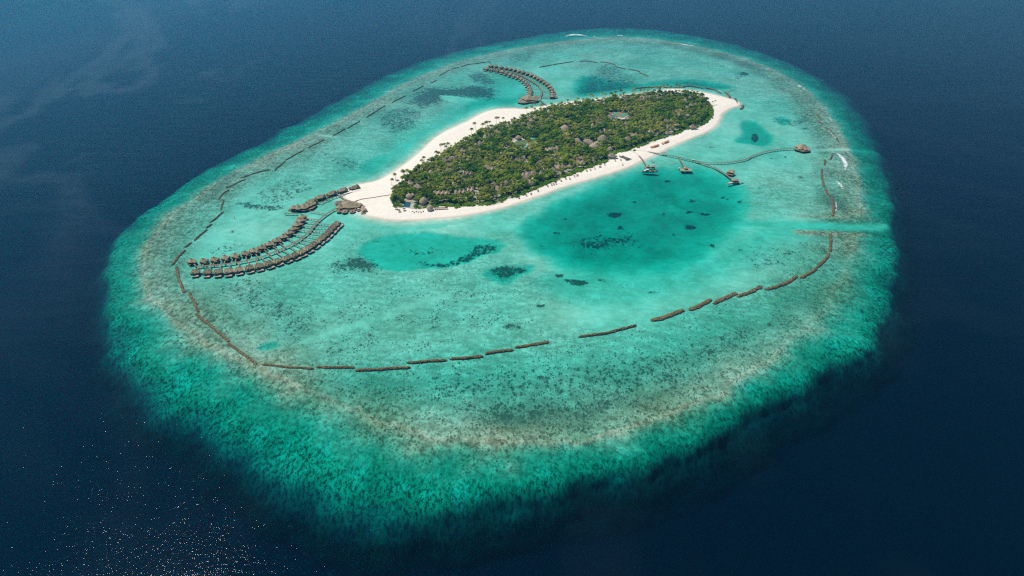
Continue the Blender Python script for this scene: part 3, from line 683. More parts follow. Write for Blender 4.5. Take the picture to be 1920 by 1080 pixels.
for i, (x, y, r, col) in enumerate([(-2,-15,5.5,'orange'),(-12,-13,5,'orange'),(11,-13.5,5.5,'red'),(21,-8,4.5,'cream')]):
    mb = MB(); mb.cone(r, 1.6, 1.9, n=9, cx=x, cy=y, th=.3, bell=0, rt=r*.98); dk_ = mb.obj('round_deck', M['deck'], t)
    mb = MB(); mb.cone(1.7, 4.2, 5.0, n=8, cx=x, cy=y, th=.1, bell=0); mb.tube((x,y,1.9),(x,y,4.3),.08); mb.obj('parasol', M[col], dk_)
for x in range(-2, 20, 4):
    mb = MB(); mb.box(x, x+2.2, -7.8, -5.6, 2.4, 3.1); mb.obj('dining_table', M['cream'], t)
posts_for(t, [(-20,4),(-13,-8),(-2,-11),(11,-9),(-2,-15),(-12,-13),(11,-13.5)])
t = empty('beach_pavilion', at(683,396,1)); tag(t, 'small square thatched pavilion on the sand beside the big west restaurant', 'pavilion')
mb = MB(); mb.hip(4.6,4.2,3.6,5.8,.4,.4,rot=.6); mb.obj('roof', M['thatch_sea'], t)
mb = MB(); mb.box(-4,4,-9.5,-2,.1,.5); mb.obj('deck', M['deck'], t); posts_for(t, [(-3,-2.5),(3,-2.5),(-3,2.5),(3,2.5)], 3.4, .2, -1)
t = empty('beach_pavilion', at(675.5,386,1)); tag(t, 'small grey roof at the east corner of the big west restaurant', 'pavilion')
mb = MB(); mb.hip(3.4,3.2,3.4,5.4,.4,.4,rot=.5); mb.obj('roof', M['thatch_sea'], t); posts_for(t, [(-2.3,-2),(2.3,-2),(-2.3,2),(2.3,2)], 3.2, .2, -1)
jetty('thin boardwalk laid across the white sand to the wooded end of the island', [(659,379.5),(672.5,374.8),(685,372),(700,370),(718,367),(737,364.5)], 2.0, 2.6, cat='boardwalk', rail=False, name='boardwalk')

# ---- far villa group
spine2_px = [(905,127),(921,129),(936,130.5),(955,133.5),(967,137),(980,142.5),(992,149),(1002,155),(1010,161.5),(1015,169),(1015.5,176),(1013,182.5),(1016,190),(1024,196.5)]
sp2 = catmull([at(x, y, 2).to_2d() for x, y in spine2_px], 5)
far2 = Q(880,50,5.333,[(213,382),(265,387),(318,396),(365,405),(410,413),(455,423),(497,435),(540,447),(583,460),(622,475),(658,492),(690,509),(722,527),(752,547),(780,567),(803,592),(820,617),(830,643),(832,668),(829,690)])
near2 = Q(880,50,5.333,[(165,413),(218,421),(275,430),(325,443),(368,457),(410,471),(449,484),(487,497),(520,515),(548,534),(572,555),(590,577),(603,602),(611,627),(608,652),(600,677)])
b3 = place_row(pA, far2, sp2, lambda i, n: f'{ORD[i]} villa from the tip in the outer row of the far north jetty' if i < 10 else f'{ORD[n-1-i]} villa from the shore in the outer row of the far north jetty', 'outer row of villas on the far north jetty')
b4 = place_row(pB, near2, sp2, lambda i, n: f'{ORD[i]} villa from the tip in the inner row of the far north jetty' if i < 8 else f'{ORD[n-1-i]} villa from the restaurant in the inner row of the far north jetty', 'inner row of villas on the far north jetty')
jetty('curved timber walkway between the two villa rows north of the island', spine2_px, 3.4, 2.0, b3+b4+[(at(1013,182,2).to_2d(), at(1038,184,2).to_2d())])
t = empty('north_restaurant', at(993,190,0)); tag(t, 'thatched restaurant with a round open deck at the inner villa row of the north jetty', 'restaurant')
mb = MB(); mb.tube((-16,-6,1.7),(-16,-6,2.25),15,15,18); mb.prism([(-16,-10),(14,-14),(20,0),(16,18),(-14,20),(-26,6)], 1.98, 2.3); mb.obj('deck', M['deck'], t)
mb = MB(); mb.hip(12,13,5.4,13,1,3,cx=-2,cy=6,th=.5,rot=.3); mb.hip(10,12,5.2,12,1,5,cx=12,cy=4,th=.5,rot=-.3); mb.hip(7,8,5,9.5,1,2,cx=-12,cy=8,th=.5,rot=.6); mb.obj('roof', M['thatch_sea'], t)
mb = MB(); mb.prism([(-10,-2),(16,-4),(17,12),(-10,14)], 2.32, 5.3); mb.obj('wall', M['wall_dark'], t)
for x, y in ((-24,-4),(-18,-12),(-12,-14),(-20,2)):
    mb = MB(); mb.cone(1.8, 4.4, 5.2, n=8, cx=x, cy=y, th=.1, bell=0); mb.tube((x,y,2.25),(x,y,4.5),.09); mb.obj('parasol', M['cream'], t)
posts_for(t, [(-28,-6),(-22,-16),(-12,-18),(0,-12),(12,-12),(18,2),(14,14),(-10,16)])
jetty('short pier pointing west from the north restaurant', [(985,182),(972,181.8)], 3, cat='pier', name='short_pier')
jetty('low walkway from the north restaurant to the shore end of its jetty', [(998,194.3),(1008,193.5),(1017,193.2)], 2, cat='walkway', name='timber_walkway')
mb = MB(); mb.box(-5,5,-5,5,1.9,2.3); o = mb.obj('end_platform', M['deck']); o.location = at(1041.5,183,0); tag(o, 'bare timber platform beside the shoreward villa of the outer north row', 'platform')

# ---- south east jetties
J = lambda pts: Q(1160,240,8,pts)
jetty('straight timber jetty leaving the beach and splitting in two over the lagoon', J([(255,340),(400,350),(550,375),(700,400),(900,435),(1000,462),(1110,487)]), 2.8)
jetty('very long s-curved timber jetty out to the hexagonal overwater bar', J([(1110,487),(1200,503),(1400,522),(1600,517),(1800,490),(1920,463)])+[(1412,291.8),(1435,284.3),(1458,280),(1472,278.8),(1489,278.3)], 2.6, cat='jetty')
jetty('timber jetty bending down to the speedboat landing', J([(1110,487),(1150,500),(1300,545),(1450,600),(1600,690),(1720,790)]), 3.0)
jetty('short timber branch jetty to the small square landing stage', J([(905,438),(930,490),(965,550),(990,605)]), 2.8)
jetty('timber jetty from the beach to the dark ferry', J([(195,350),(290,405),(360,480),(400,540),(430,590)]), 2.8)
# hexagonal bar
hc = at(1503.5,281,0); t = empty('overwater_bar', hc); tag(t, 'hexagonal thatched overwater bar alone at the end of the longest jetty', 'bar')
hexp = [(17.5*math.cos(R(60*k+12)), 17.5*math.sin(R(60*k+12))) for k in range(6)]
mb = MB(); mb.prism(hexp, 2.0, 3.2); mb.obj('deck', M['deck'], t)
mb = MB(); mb.hip(11,9,5.6,11.5,3,1,cx=0,cy=2,th=.5,rot=.3); mb.cone(5,5,8.5,n=6,cx=-7,cy=-6,th=.4); mb.cone(4.5,5,8.2,n=6,cx=3,cy=-9,th=.4); mb.cone(4,5,9,n=6,cx=8,cy=8,th=.4); mb.obj('roof', M['thatch_sea'], t)
mb = MB(); mb.box(-7,7,-4,7,3.22,5.6); mb.obj('wall', M['wall_dark'], t)
for x, y in ((12,-2),(11,4),(9,-8)):
    mb = MB(); mb.cone(2.2, 5.2, 6.0, n=8, cx=x, cy=y, th=.1, bell=0); mb.tube((x,y,3.2),(x,y,5.3),.1); mb.obj('parasol', M['cream'], t)
mb = MB(); mb.prism([(x*.93, y*.93) for x, y in hexp], .8, 1.99); mb.obj('under_frame', M['post'], t)
posts_for(t, [(x*.9, y*.9) for x, y in hexp])
# landing stages
t = empty('square_landing', at(1286,320,0)); tag(t, 'small landing stage with a pointed thatched shelter on the short branch jetty', 'landing stage')
mb = MB(); mb.box(-11,11,-5,4.5,1.4,1.9); mb.obj('deck', M['deck_warm'], t); mb = MB(); mb.cone(4.8,4.6,7.8,n=4,cy=2.5,th=.35); mb.obj('roof', M['thatch_sea'], t); posts_for(t, [(-10,-4),(-5,-4),(0,-4),(5,-4),(10,-4),(-10,4),(10,4)], 1.45)
mb = MB()
for x in (-2.6,2.6):
    for y in (.6,4.2): mb.tube((x,y,1.9),(x,y,4.5),.15)
mb.obj('roof_post', M['post'], t)
t = empty('speedboat_landing', at(1378,342,0), .12); tag(t, 'landing stage with a flat hipped roof where the speedboat lies', 'landing stage')
mb = MB(); mb.box(-6,6,-5.5,5,1.4,1.9); mb.box(-17,-6.05,-5.5,-3,1.0,1.4); mb.box(6.05,15,-3,-.5,1.1,1.5); mb.obj('deck', M['deck_warm'], t)
mb = MB(); mb.hip(6.4,4.8,4.8,6.6,3,.2,cy=1); mb.obj('roof', M['thatch_sea'], t); posts_for(t, [(-5,-5),(5,-5),(-5,4),(5,4),(-16,-4.5),(14,-2)], 1.45)
mb = MB()
for x in (-5,5):
    for y in (-2.5,4.5): mb.tube((x,y,1.9),(x,y,4.7),.16)
mb.obj('roof_post', M['post'], t)
t = empty('water_sports_hut', at(1369,326.5,0), -.5); tag(t, 'dark thatched hut on its own platform beside the jetty to the speedboat', 'hut')
mb = MB(); mb.box(-7,6.5,-8,5,1.6,2.0); mb.obj('deck', M['deck'], t); mb = MB(); mb.hip(6.8,5.2,4.8,8.0,2.6,.5,cy=1.5,th=.5); mb.obj('roof', M['thatch_sea'], t); mb = MB(); mb.box(-5,5,-2.2,5,2.02,4.8); mb.obj('wall', M['wall_dark'], t); posts_for(t, [(-6,-7),(6,-7),(-6,4),(6,4)], 1.6)
t = empty('ferry_landing', at(1216,316,0)); tag(t, 'landing stage with a peaked thatched shelter beside the dark ferry', 'landing stage')
mb = MB(); mb.box(-8,12,-3.5,3,1.4,1.9); mb.obj('deck', M['deck'], t); mb = MB(); mb.cone(4.6,4.8,8.0,n=4,th=.35,cx=-1,cy=1); mb.hip(5,3,4.6,6.4,2.5,.2,cx=9,cy=.5); mb.obj('roof', M['thatch_sea'], t); posts_for(t, [(-7,-3),(0,-3),(11,-3),(-7,2.5),(11,2.5)], 1.45)
for px, py, l in ((1246,288,'open kiosk standing over the landward part of the splitting jetty'),):
    t = empty('jetty_kiosk', at(px,py,2)); tag(t, l, 'kiosk'); mb = MB(); mb.hip(2.4,2,2.4,3.6,.6,.2,th=.2); mb.hip(1.8,1.8,2.3,3.4,.4,.2,cx=-5,th=.2); mb.obj('roof', M['thatch_sea'], t)
    mb = MB()
    for x in (-6.2,-3.8,-1.8,1.8):
        for y in (-1.3,1.3): mb.tube((x,y,0),(x,y,2.3),.1)
    mb.obj('roof_post', M['post'], t)
t = empty('electric_cart', at(1300,301,2), -.3); tag(t, 'small white electric cart on the jetty where it splits', 'cart')
mb = MB(); mb.box(-2,2,-.9,.9,.4,.95); mb.box(-1.6,.6,-.7,.7,.95,1.3); mb.obj('body', M['white'], t); mb = MB(); mb.box(-2.1,1.6,-1,1,1.95,2.1)
for x in (-1.9,1.4):
    for y in (-.85,.85): mb.tube((x,y,.9),(x,y,1.97),.06)
mb.obj('roof', M['white'], t)
for x in (-1.4,1.4):
    for y in (-.85,.85): mb = MB(); mb.tube((x,y-.1,.32),(x,y+.1,.32),.32,n=10); mb.obj('wheel', M['navy'], t)

# ---- boats
def hull(L, B, Hh, draft=.6, n=14, m=0, sheer=.25, stern=.8):
    mb = MB(); rows = []
    for i in range(n):
        u = i/(n-1); x = -L/2+L*u; wd = B/2*(stern+(1-stern)*min(1,u*4))*(1-max(0,(u-.55)/.45)**2.2*.98); z = Hh*(1+sheer*max(0,(u-.4)/.6)**2)
        xk = x-(L*.07*max(0,(u-.7)/.3))
        rows.append([(xk,0,-draft),(xk*.995,wd*.75,-.1),(x,wd,z),(x,wd*.9,z+.02),(x,wd*.86,z-.35),(x,-wd*.86,z-.35),(x,-wd*.9,z+.02),(x,-wd,z),(xk*.995,-wd*.75,-.1)])
    vs = [p for r_ in rows for p in r_]; k = 9; fs = [tuple(range(k)), tuple((n-1)*k+q for q in range(k-1,-1,-1))]
    ms = [0, 0]
    for i in range(n-1):
        for q in range(k): fs.append((i*k+q, i*k+k+q, i*k+k+(q+1)%k, i*k+(q+1)%k)); ms.append(1 if q == 4 else 0)
    mb.v = vs; mb.f = fs; mb.m = ms; return mb
t = empty('ferry_boat', at(1219,322.5,0), .03); tag(t, 'long dark-hulled ferry with a pale glazed wheelhouse moored at the first jetty', 'ferry')
hull(31,6.6,2.0).obj('hull', [M['navy'], M['teak']], t)
mb = MB(); mb.prism([(-12,-2.6),(-2,-2.6),(-.5,0),(-2,2.6),(-12,2.6)],1.6,3.9,top=[(-11.6,-2.3),(-3.2,-2.3),(-2,0),(-3.2,2.3),(-11.6,2.3)]); cb = mb.obj('cabin', M['white'], t)
mb = MB(); mb.box(-11.3,-3.6,-2.62,2.62,2.5,3.3); mb.obj('window', M['glass'], cb)
mb = MB(); mb.box(-8.5,-3.6,-1.9,1.9,3.95,5.5); mb.obj('wheelhouse', M['glass'], t); mb = MB(); mb.box(-9,-3.1,-2.2,2.2,5.52,5.7); mb.tube((-6,0,5.7),(-6,0,8.2),.08); mb.obj('wheelhouse_roof', M['white'], t)
mb = MB(); mb.box(-15,-12.2,-2.4,2.4,2.0,2.3); mb.box(1.5,7,-1.7,1.7,1.66,2.6); mb.obj('canopy', M['brown'], t); mb = MB(); mb.box(8.5,10,-.8,.8,1.8,2.4); mb.box(-1.2,.2,-2.2,-1.2,1.7,2.8); mb.obj('deck_locker', M['white'], t)
t = empty('speedboat', at(1370,344.5,0), .42); tag(t, 'narrow white and red speedboat at the end of the bending jetty', 'speedboat')
hull(15,3.6,1.2).obj('hull', [M['white'], M['teak']], t)
mb = MB(); mb.prism([(-5,-1.3),(2.2,-1.3),(3.4,0),(2.2,1.3),(-5,1.3)],2.1,2.3); mb.box(-4.8,-4.6,-1.2,-1.1,.9,2.1); mb.box(-4.8,-4.6,1.1,1.2,.9,2.1); mb.box(1.9,2.1,-1.2,-1.1,.9,2.1); mb.box(1.9,2.1,1.1,1.2,.9,2.1); mb.obj('canopy', M['white'], t)
mb = MB(); mb.box(-7.0,-4.9,-1.4,1.4,1.0,1.7); mb.obj('engine_cover', M['red'], t); mb = MB(); mb.box(-4.2,1.4,-1.2,1.2,.95,1.35); mb.obj('seat', M['red'], t)
t = empty('moored_dinghy', at(1224.5,304.3,0), -.3); tag(t, 'small pale yellow dinghy floating alone between the beach and the ferry', 'dinghy')
hull(6.4,2.4,.8).obj('hull', [M['cream'], M['teak']], t); mb = MB(); mb.box(-.3,.3,-.95,.95,.5,.65); mb.box(-2,-1.5,-.95,.95,.5,.65); mb.obj('thwart', M['yellow'], t)
for i, (px, py) in enumerate([(1273.8,315.5),(1277.3,318.2)]):
    t = empty('tender_boat', at(px,py,0), .4+i*.5); tag(t, ['small white tender floating off the square landing stage, the outer of two','white tender touching the square landing stage'][i], 'tender', 'white tenders at the square landing')
    hull(5.6,2.6,1.0).obj('hull', [M['white'], M['cream']], t); mb = MB(); mb.box(-1.4,1,-.8,.8,1.0,1.7); mb.obj('console', M['white'], t)
t = empty('marker_buoy', at(439.5,408,0)); tag(t, 'small yellow buoy alone in the shallow water north of the long villa rows', 'buoy')
mb = MB(); mb.tube((0,0,-.5),(0,0,.7),1.0,.8,10); mb.obj('float', M['yellow'], t); mb = MB(); mb.tube((0,0,.7),(0,0,2.6),.12,.1); mb.box(-.35,.35,-.35,.35,2.2,2.8); mb.obj('topmark', M['yellow'], t)

# ---- breakwaters
def breakwater(pts, label, wd=5.0, hh=1.1, sm=True):
    P = [at(x, y, .5).to_2d() for x, y in pts]
    if len(P) > 2 and sm: P = catmull(P, 4)
    P = resample(P, 1.7); n = len(P); c = P[n//2].copy(); rn = random.Random(int(pts[0][0]*7+pts[0][1])); mb = MB(); K = 9; vs = []
    for i, p in enumerate(P):
        d = (P[min(i+1,n-1)]-P[max(i-1,0)]).normalized(); s = Vector((-d.y, d.x)); e = min(1, .45+min(i, n-1-i)*.3)
        wob = math.sin(i*.31+pts[0][0])*.35
        for k in range(K):
            a = math.pi*k/(K-1); r_ = 1+rn.uniform(-.2,.2)
            o = s*(math.cos(a)*wd*.62*e*r_*(1+.1*math.sin(i*.7+pts[0][1]))+wob); z = -1.3+(hh+1.3)*math.sin(a)**.7*e*(1+rn.uniform(-.16,.16))
            q = p-c+o+d*rn.uniform(-.5,.5); vs.append((q.x, q.y, z))
    fs = [tuple(range(K-1,-1,-1)), tuple((n-1)*K+k for k in range(K))]
    for i in range(n-1):
        for k in range(K-1): fs.append((i*K+k, i*K+k+1, i*K+K+k+1, i*K+K+k))
    mb.add(vs, fs); o = mb.obj('rubble_breakwater', M['rock']); o.location = (c.x, c.y, 0)
    return tag(o, label, 'breakwater', 'rubble breakwaters ringing the reef')
west = [[(345,463),(352,459),(359,453)],[(363,450.3),(376,439),(388,429)],[(385.6,426.5),(397.5,418.5)],[(393,416),(406,407),(418,396)],[(414,393),(416,383),(419,373)],[(410,372.5),(417,363),(430.6,354)],[(423,352),(440,344),(460,335)],[(452,333),(480,323),(507.7,317)],[(514.6,319),(524,310),(535,301.5)],[(535,300),(552,290),(569.6,281)],[(577,276.7),(609,261)],[(623,255),(647.5,240.5)],[(650.6,240),(675,226)],[(687,219.6),(722,197)],[(734,192),(761,178.5)],[(773,171),(795,160)],[(807,155),(819,150)],[(823,142),(843,130.5)],[(845,129.5),(861,126)],[(863,125),(878,120.5),(899,118.5)],[(899,117.2),(912,116.8)],[(912,115.4),(917,115.4),(921,117)]]
for i, p in enumerate(west): breakwater(p, f'{ORD[i]} rubble breakwater going north from the sea end of the long villa rows', 1.9 if i > 8 else 2.6, .8)
south = [([(347,467),(334,480),(322,496)],'curved rubble breakwater just west of the sea end of the long villa rows',5),([(331,498),(335,522),(346,548)],'bent rubble breakwater at the far west corner of the lagoon',5),([(354,546),(362,562),(372,584)],'short rubble breakwater below the bent one at the far west corner',4.6),([(365,586),(395,610),(430,640)],'long diagonal rubble breakwater on the south west rim, upper one',5),([(426,642),(455,662),(482,683)],'long diagonal rubble breakwater on the south west rim, lower one',5.2),([(488.5,682),(540,687),(589,690)],'straight rubble breakwater at the south west corner, running level',4.4),([(592,687),(665,687.5)],'straight rubble breakwater second from the south west corner',4.4),([(666,693),(715,690.5),(769,687)],'straight rubble breakwater at the lowest point of the ring',4.8),([(763,678.5),(838,673.5)],'straight rubble breakwater, fourth from the south west corner',4.8),([(843,672),(906,666.5)],'straight rubble breakwater, fifth from the south west corner',4.8),([(909,661),(963,654)],'short rubble breakwater, sixth from the south west corner',5.4),([(965,650),(1000,645),(1029,639)],'brown rubble breakwater just west of the wide southern gap',5.6),([(1084.6,629.7),(1135,623),(1193.5,608)],'long thin rubble breakwater just east of the wide southern gap',4.6),([(1221,599.5),(1250,592),(1282,579)],'thick brown rubble breakwater on the south east rim, westernmost of three',8.5),([(1292,579),(1312,572),(1333.6,559.5)],'thick brown rubble breakwater on the south east rim, middle of three',8),([(1338,568),(1360,557),(1382,548)],'thick brown rubble breakwater on the south east rim, easternmost of three',8),([(1382,555),(1405,547),(1429,535)],'dark rubble breakwater curving up the south east rim, first of four',7.5),([(1435,541.5),(1468,532),(1496,516)],'dark rubble breakwater curving up the south east rim, second of four',7),([(1500.5,520),(1516,512),(1532,501)],'dark rubble breakwater curving up the south east rim, third of four',6.5),([(1531,499.6),(1545,488),(1556,473)],'dark rubble breakwater curving up the south east rim, last of four',6),([(1556,470),(1558,455),(1558,437)],'upright rubble breakwater ending at the brown bar by the channel',5.5),
    ([(1561,405),(1564,389),(1559,369.5)],'wet rubble breakwater just north of the boat channel',6),([(1556,368),(1552,361),(1548,353)],'stubby rubble breakwater north of the boat channel, second up',5.5),([(1546,350),(1541.5,332),(1541.5,315.6)],'slender curved rubble breakwater on the east rim below the surf',5),([(1547,309),(1546.5,303),(1547,298)],'tiny rubble breakwater on the east rim left of the surf',5.5),([(1556,299),(1562,289)],'tiny slanting rubble breakwater against the breaking surf',4),([(1573,265),(1560,249),(1547,238)],'long dark rubble breakwater on the east rim near the hexagonal bar',5.5),([(1543,233),(1534,225)],'middle dark rubble breakwater of three on the north east rim',5),([(1541,225),(1531,213)],'top dark rubble breakwater of three on the north east rim',5),
    ([(1192,164.3),(1215,163),(1242,162.6)],'thin rubble breakwater behind the north palms, western half',5),([(1243,163.8),(1262,163),(1286,163.6)],'thin rubble breakwater behind the north palms, eastern half',5),([(1280,160.2),(1300,161),(1319,165)],'curved rubble breakwater north of the sandy east spit, first of two',6),([(1321,163),(1338,167),(1353,175)],'curved rubble breakwater north of the sandy east spit, second of two',6),([(1358,172),(1366,177),(1369,184)],'short dark rubble breakwater off the north side of the east spit',7.5),([(1378,183),(1381,189),(1382,196)],'short dark rubble breakwater on the neck of the east spit',7),([(1393,196),(1392.5,200),(1389,204.5)],'short dark rubble breakwater at the very tip of the east spit',8),
    ([(1010.7,125.6),(1035.6,121)],'thin rubble breakwater in the north lagoon, nearest the north villas',5),([(1036,120.6),(1060,117),(1075,114.7)],'thin rubble breakwater in the north lagoon, second from the villas',5),([(1087,114),(1105,114.5),(1121,117)],'thin rubble breakwater in the north lagoon, third from the villas',5),([(1124.7,115.4),(1140,117),(1154.7,121.6)],'thin rubble breakwater in the north lagoon, fourth from the villas',5),([(1152,123.7),(1173,129)],'thin rubble breakwater in the north lagoon, fifth from the villas',5),([(1178,128),(1201,134)],'thin rubble breakwater in the north lagoon, sixth from the villas',5),([(1199,135.7),(1216,142)],'thin rubble breakwater in the north lagoon, farthest from the villas',5)]
for p, l, w_ in south: breakwater(p, l, w_*.66, .9)

# ---- surf
m, nt, out = nodes('sea_foam')
tc = N(nt, 'ShaderNodeNewGeometry'); at_ = N(nt, 'ShaderNodeAttribute', attribute_name='edge')
nz = noise(nt, .16, tc.outputs['Position'], 6, .7, mscale=(1, .6, .1))
al = mathn(nt, 'MULTIPLY', ss(nt, mathn(nt, 'ADD', nz, mathn(nt, 'MULTIPLY', at_.outputs['Fac'], .20)), .56, .84), .85)
d = N(nt, 'ShaderNodeBsdfDiffuse'); d.inputs[0].default_value = (.85,.88,.88,1); tr = N(nt, 'ShaderNodeBsdfTransparent'); mx = N(nt, 'ShaderNodeMixShader')
nt.links.new(al, mx.inputs[0]); nt.links.new(tr.outputs[0], mx.inputs[1]); nt.links.new(d.outputs[0], mx.inputs[2]); nt.links.new(mx.outputs[0], out.inputs[0]); M['foam'] = m
def surf(pts, wd, label, dens=.5):
    P = resample(catmull([at(x, y, 0).to_2d() for x, y in pts], 6), 3.0); n = len(P); vs = []; fs = []; e = []; K = 9; c = P[n//2].copy(); rn = random.Random(5)
    for i, p in enumerate(P):
        dd = (P[min(i+1,n-1)]-P[max(i-1,0)]).normalized(); s = Vector((-dd.y, dd.x)); env = math.sin(math.pi*min(1, (i+.6)/(n)))**.5
        for k in range(K):
            u = k/(K-1)*2-1; q = p-c+s*(u*wd/2*env); vs.append((q.x, q.y, .06+.7*max(0, 1-abs(u-.25)*1.4)*env+rn.uniform(0,.12))); e.append((1-abs(u)**1.5)*env*dens*2-.2)
    for i in range(n-1):
        for k in range(K-1): fs.append((i*K+k, i*K+K+k, i*K+K+k+1, i*K+k+1))
    mb = MB(); mb.add(vs, fs); o = mb.obj('breaking_wave', M['foam']); a = o.data.attributes.new('edge', 'FLOAT', 'POINT'); a.data.foreach_set('value', e)
    o.location = (c.x, c.y, 0); tag(o, label, 'breaking wave', 'white surf on the reef rim')
surf([(1058,68.5),(1070,65.8),(1082,65.3),(1092,66.2),(1102,68.5)], 26, 'bright crescent of surf on the far north rim of the reef', .85)
surf([(1112,68),(1117,68.3)], 10, 'tiny white breaker beside the bright crescent on the far north rim', .7)
surf([(1155,67),(1162,67),(1172,67.8)], 9, 'small white breaker on the far north rim right of the crescent', .8)
surf([(1268,81),(1285,84),(1303,86.5)], 10, 'thin white line of surf on the north east rim', .85)
surf([(1436,129),(1442,131)], 8, 'tiny white breaker on the north east rim, upper one', .7)
surf([(1486,155),(1497,160),(1505,166),(1515,170)], 14, 'broken white line of surf on the north east rim, lower one', .55)
surf([(1563,285),(1574,291),(1582,300),(1586,310),(1585,320)], 13, 'curved bright breaker on the east rim beyond the hexagonal bar', .95)
surf([(1566,337),(1573,345),(1580,352),(1583,358)], 16, 'patch of broken foam on the east rim below the bright breaker', .6)
surf([(1550,276),(1558,282),(1566,288)], 6, 'faint foam line leading to the bright east breaker', .5)
surf([(1513,168),(1535,186),(1556,212),(1572,240),(1580,262)], 30, 'long faint line of broken foam on the upper east rim', .12)
surf([(1588,325),(1596,360),(1600,395)], 26, 'faint broken foam on the lower east rim', .12)
surf([(1549,241),(1562,254),(1572,265)], 3.4, 'white wash along the long breakwater near the hexagonal bar', .7)
surf([(1566,372),(1568,390),(1564,405)], 4, 'white wash along the breakwater north of the channel', .6)

# ---- island houses, pools, courts
OBST = []       # x, y, radius: kept free of trees
def isle_house(kind):
    t = empty('thatched_house', (0, 0, 0)); mb = MB(); wl = MB(); rc = MB()
    if kind == 0:
        mb.hip(7.2,5.8,4.0,9.8,2.0,.2,th=.45); mb.hip(3.6,3.2,3.8,7.0,.3,.3,cx=6.5,cy=-3.2,th=.4); wl.box(-5,5,-4,4,-.4,4.2)
    elif kind == 1:
        mb.cone(7.0,3.9,10.5,n=10,th=.45); mb.cone(4.4,3.6,8,n=8,cx=-6.5,cy=2.5,th=.4); wl.box(-4.3,4.3,-4.3,4.3,-.4,4.2); wl.box(-8.5,-4.4,.5,4.5,-.4,3.8)
    elif kind == 2:
        mb.hip(5.4,7.6,4.0,10.2,.2,2.8,th=.45,rot=.3); mb.hip(5.0,5.2,3.9,8.8,.2,1.6,cx=8,cy=3,th=.4,rot=-.3); wl.box(-3.8,3.8,-5.2,5.2,-.4,4.2); wl.box(4,11,0,6,-.4,4.0)
    rf = mb.obj('roof', M['thatch_isle'], t); wl.obj('wall', M['wall_pale'], t)
    mb = MB(); mb.box(-6,6,-9.5,-4.7,-.3,.25); tr_ = mb.obj('terrace', M['sand_pave'], t)
    mb = MB(); mb.box(-3,3,-8.8,-6.2,.26,.36); mb.obj('plunge_pool', M['pool_pale'], tr_)
    return t
protos = [isle_house(k) for k in range(3)]; psnap = [copy_list(p) for p in protos]; pused = [0, 0, 0]
def house(px, py, label, group=None, sc_=1.0, kind=None, rz=None):
    k = rng.randrange(3) if kind is None else kind; c = at(px, py, 7.5); g_ = ground(c.x, c.y)
    r_ = paste(psnap[k]) if pused[k] else protos[k]; pused[k] = 1
    r_.location = (c.x, c.y, g_); r_.rotation_euler = (0, 0, (rng.uniform(-.5,.5) if rz is None else rz)); r_.scale = (sc_,)*3
    tag(r_, label, 'house', group); OBST.append((c.x, c.y, 5.2*sc_, 7))
rows = [
 ('thatched roof along the north west shore, {} from the pool end', [(784,349),(768,341),(804,334),(807.5,324),(822,316),(838,318),(842,308),(830.6,301),(845,298),(854,296),(870,290),(867.5,281),(882.5,277),(893,272),(899,268),(910,257),(922,252),(932,246),(922,241),(943,239),(954,236)]),
 ('thatched roof in the string above the lawn, {} from the west', [(970,233),(981,232),(992,231),(997,224),(989,219.5),(1005,219)]),
 ('thatched roof behind the north jetty landing, {} from the west', [(1029,209),(1037,211),(1034,219)]),
 ('thatched roof along the north shore palms, {} from the west', [(1125,191),(1133,193),(1166,185),(1172,188),(1185,183),(1201,183),(1208,185),(1219,181),(1232,182.5),(1240,183),(1259,176),(1277,175),(1295,182),(1312,182)]),
 ('thatched roof among trees at the wooded east end, {} from the north', [(1285,188),(1305,195),(1320,195),(1295,197),(1287,200),(1275,206),(1268,210),(1274,216),(1291,216),(1282,221),(1305,219)]),
 ('thatched roof inland of the east beach, {} from the east', [(1299,237),(1271,234),(1259,225),(1249,226),(1240,230),(1252,240),(1252,248),(1219,246),(1212,250),(1205,248),(1192,252),(1188,254),(1177,260)]),
 ('thatched roof near the red tennis court, {} from the court', [(1180,221),(1175,231),(1127,231),(1119,229),(1112,236)]),
 ('thatched roof in the middle of the wooded island, {} from the west', [(913,313),(925,315),(968,300),(1008,306),(1044,276),(1036,279),(1082,262),(1125,246),(1133,243),(1143,247)]),
 ('thatched roof inland of the south beach, {} from the west', [(926,345),(933,353),(949,340),(960,338),(981,329),(986,336),(994,342),(991,325),(1001,324),(1014,323),(1036,317),(1042,311),(1048,313),(1059,311),(1069,310),(1044,323),(1081,299),(1090,294),(1092,304),(1147,291)]),
]
for fmt, pts in rows:
    for i, (px, py) in enumerate(pts):
        house(px+rng.uniform(-.8,.8), py, fmt.format(ORD[i]), fmt.split(',')[0].replace('roof', 'roofs'), rng.uniform(.78, 1.02))
# halls
def hall(px, py, label, rx=15, ry=9, h=11, rz=0, mat='thatch_isle', n=14, zc=7):
    rx *= .82; ry *= .8
    c = at(px, py, zc); g_ = ground(c.x, c.y); t = empty('thatched_hall', (c.x, c.y, g_), rz); tag(t, label, 'hall', 'big thatched halls in the trees')
    mb = MB(); mb.cone(1, 4.2, h, n=n, th=.5, bell=-.12, sx=rx, sy=ry, rt=.3); mb.obj('roof', M[mat], t)
    mb = MB(); mb.prism([(rx*.8*math.cos(a), ry*.8*math.sin(a)) for a in np.linspace(0, 6.283, 13)[:-1]], -.4, 4.6); mb.obj('wall', M['wall_pale'], t)
    OBST.append((c.x-rx*.4, c.y, ry*.75, 7)); OBST.append((c.x+rx*.4, c.y, ry*.75, 7))
hall(1059,240,'large grey domed thatched hall alone in dense trees north of centre', 13, 15, 11, .2)
hall(1130,260,'largest rounded thatched hall, easternmost of the group inland of the ferry jetty', 14, 16, 12, -.2)
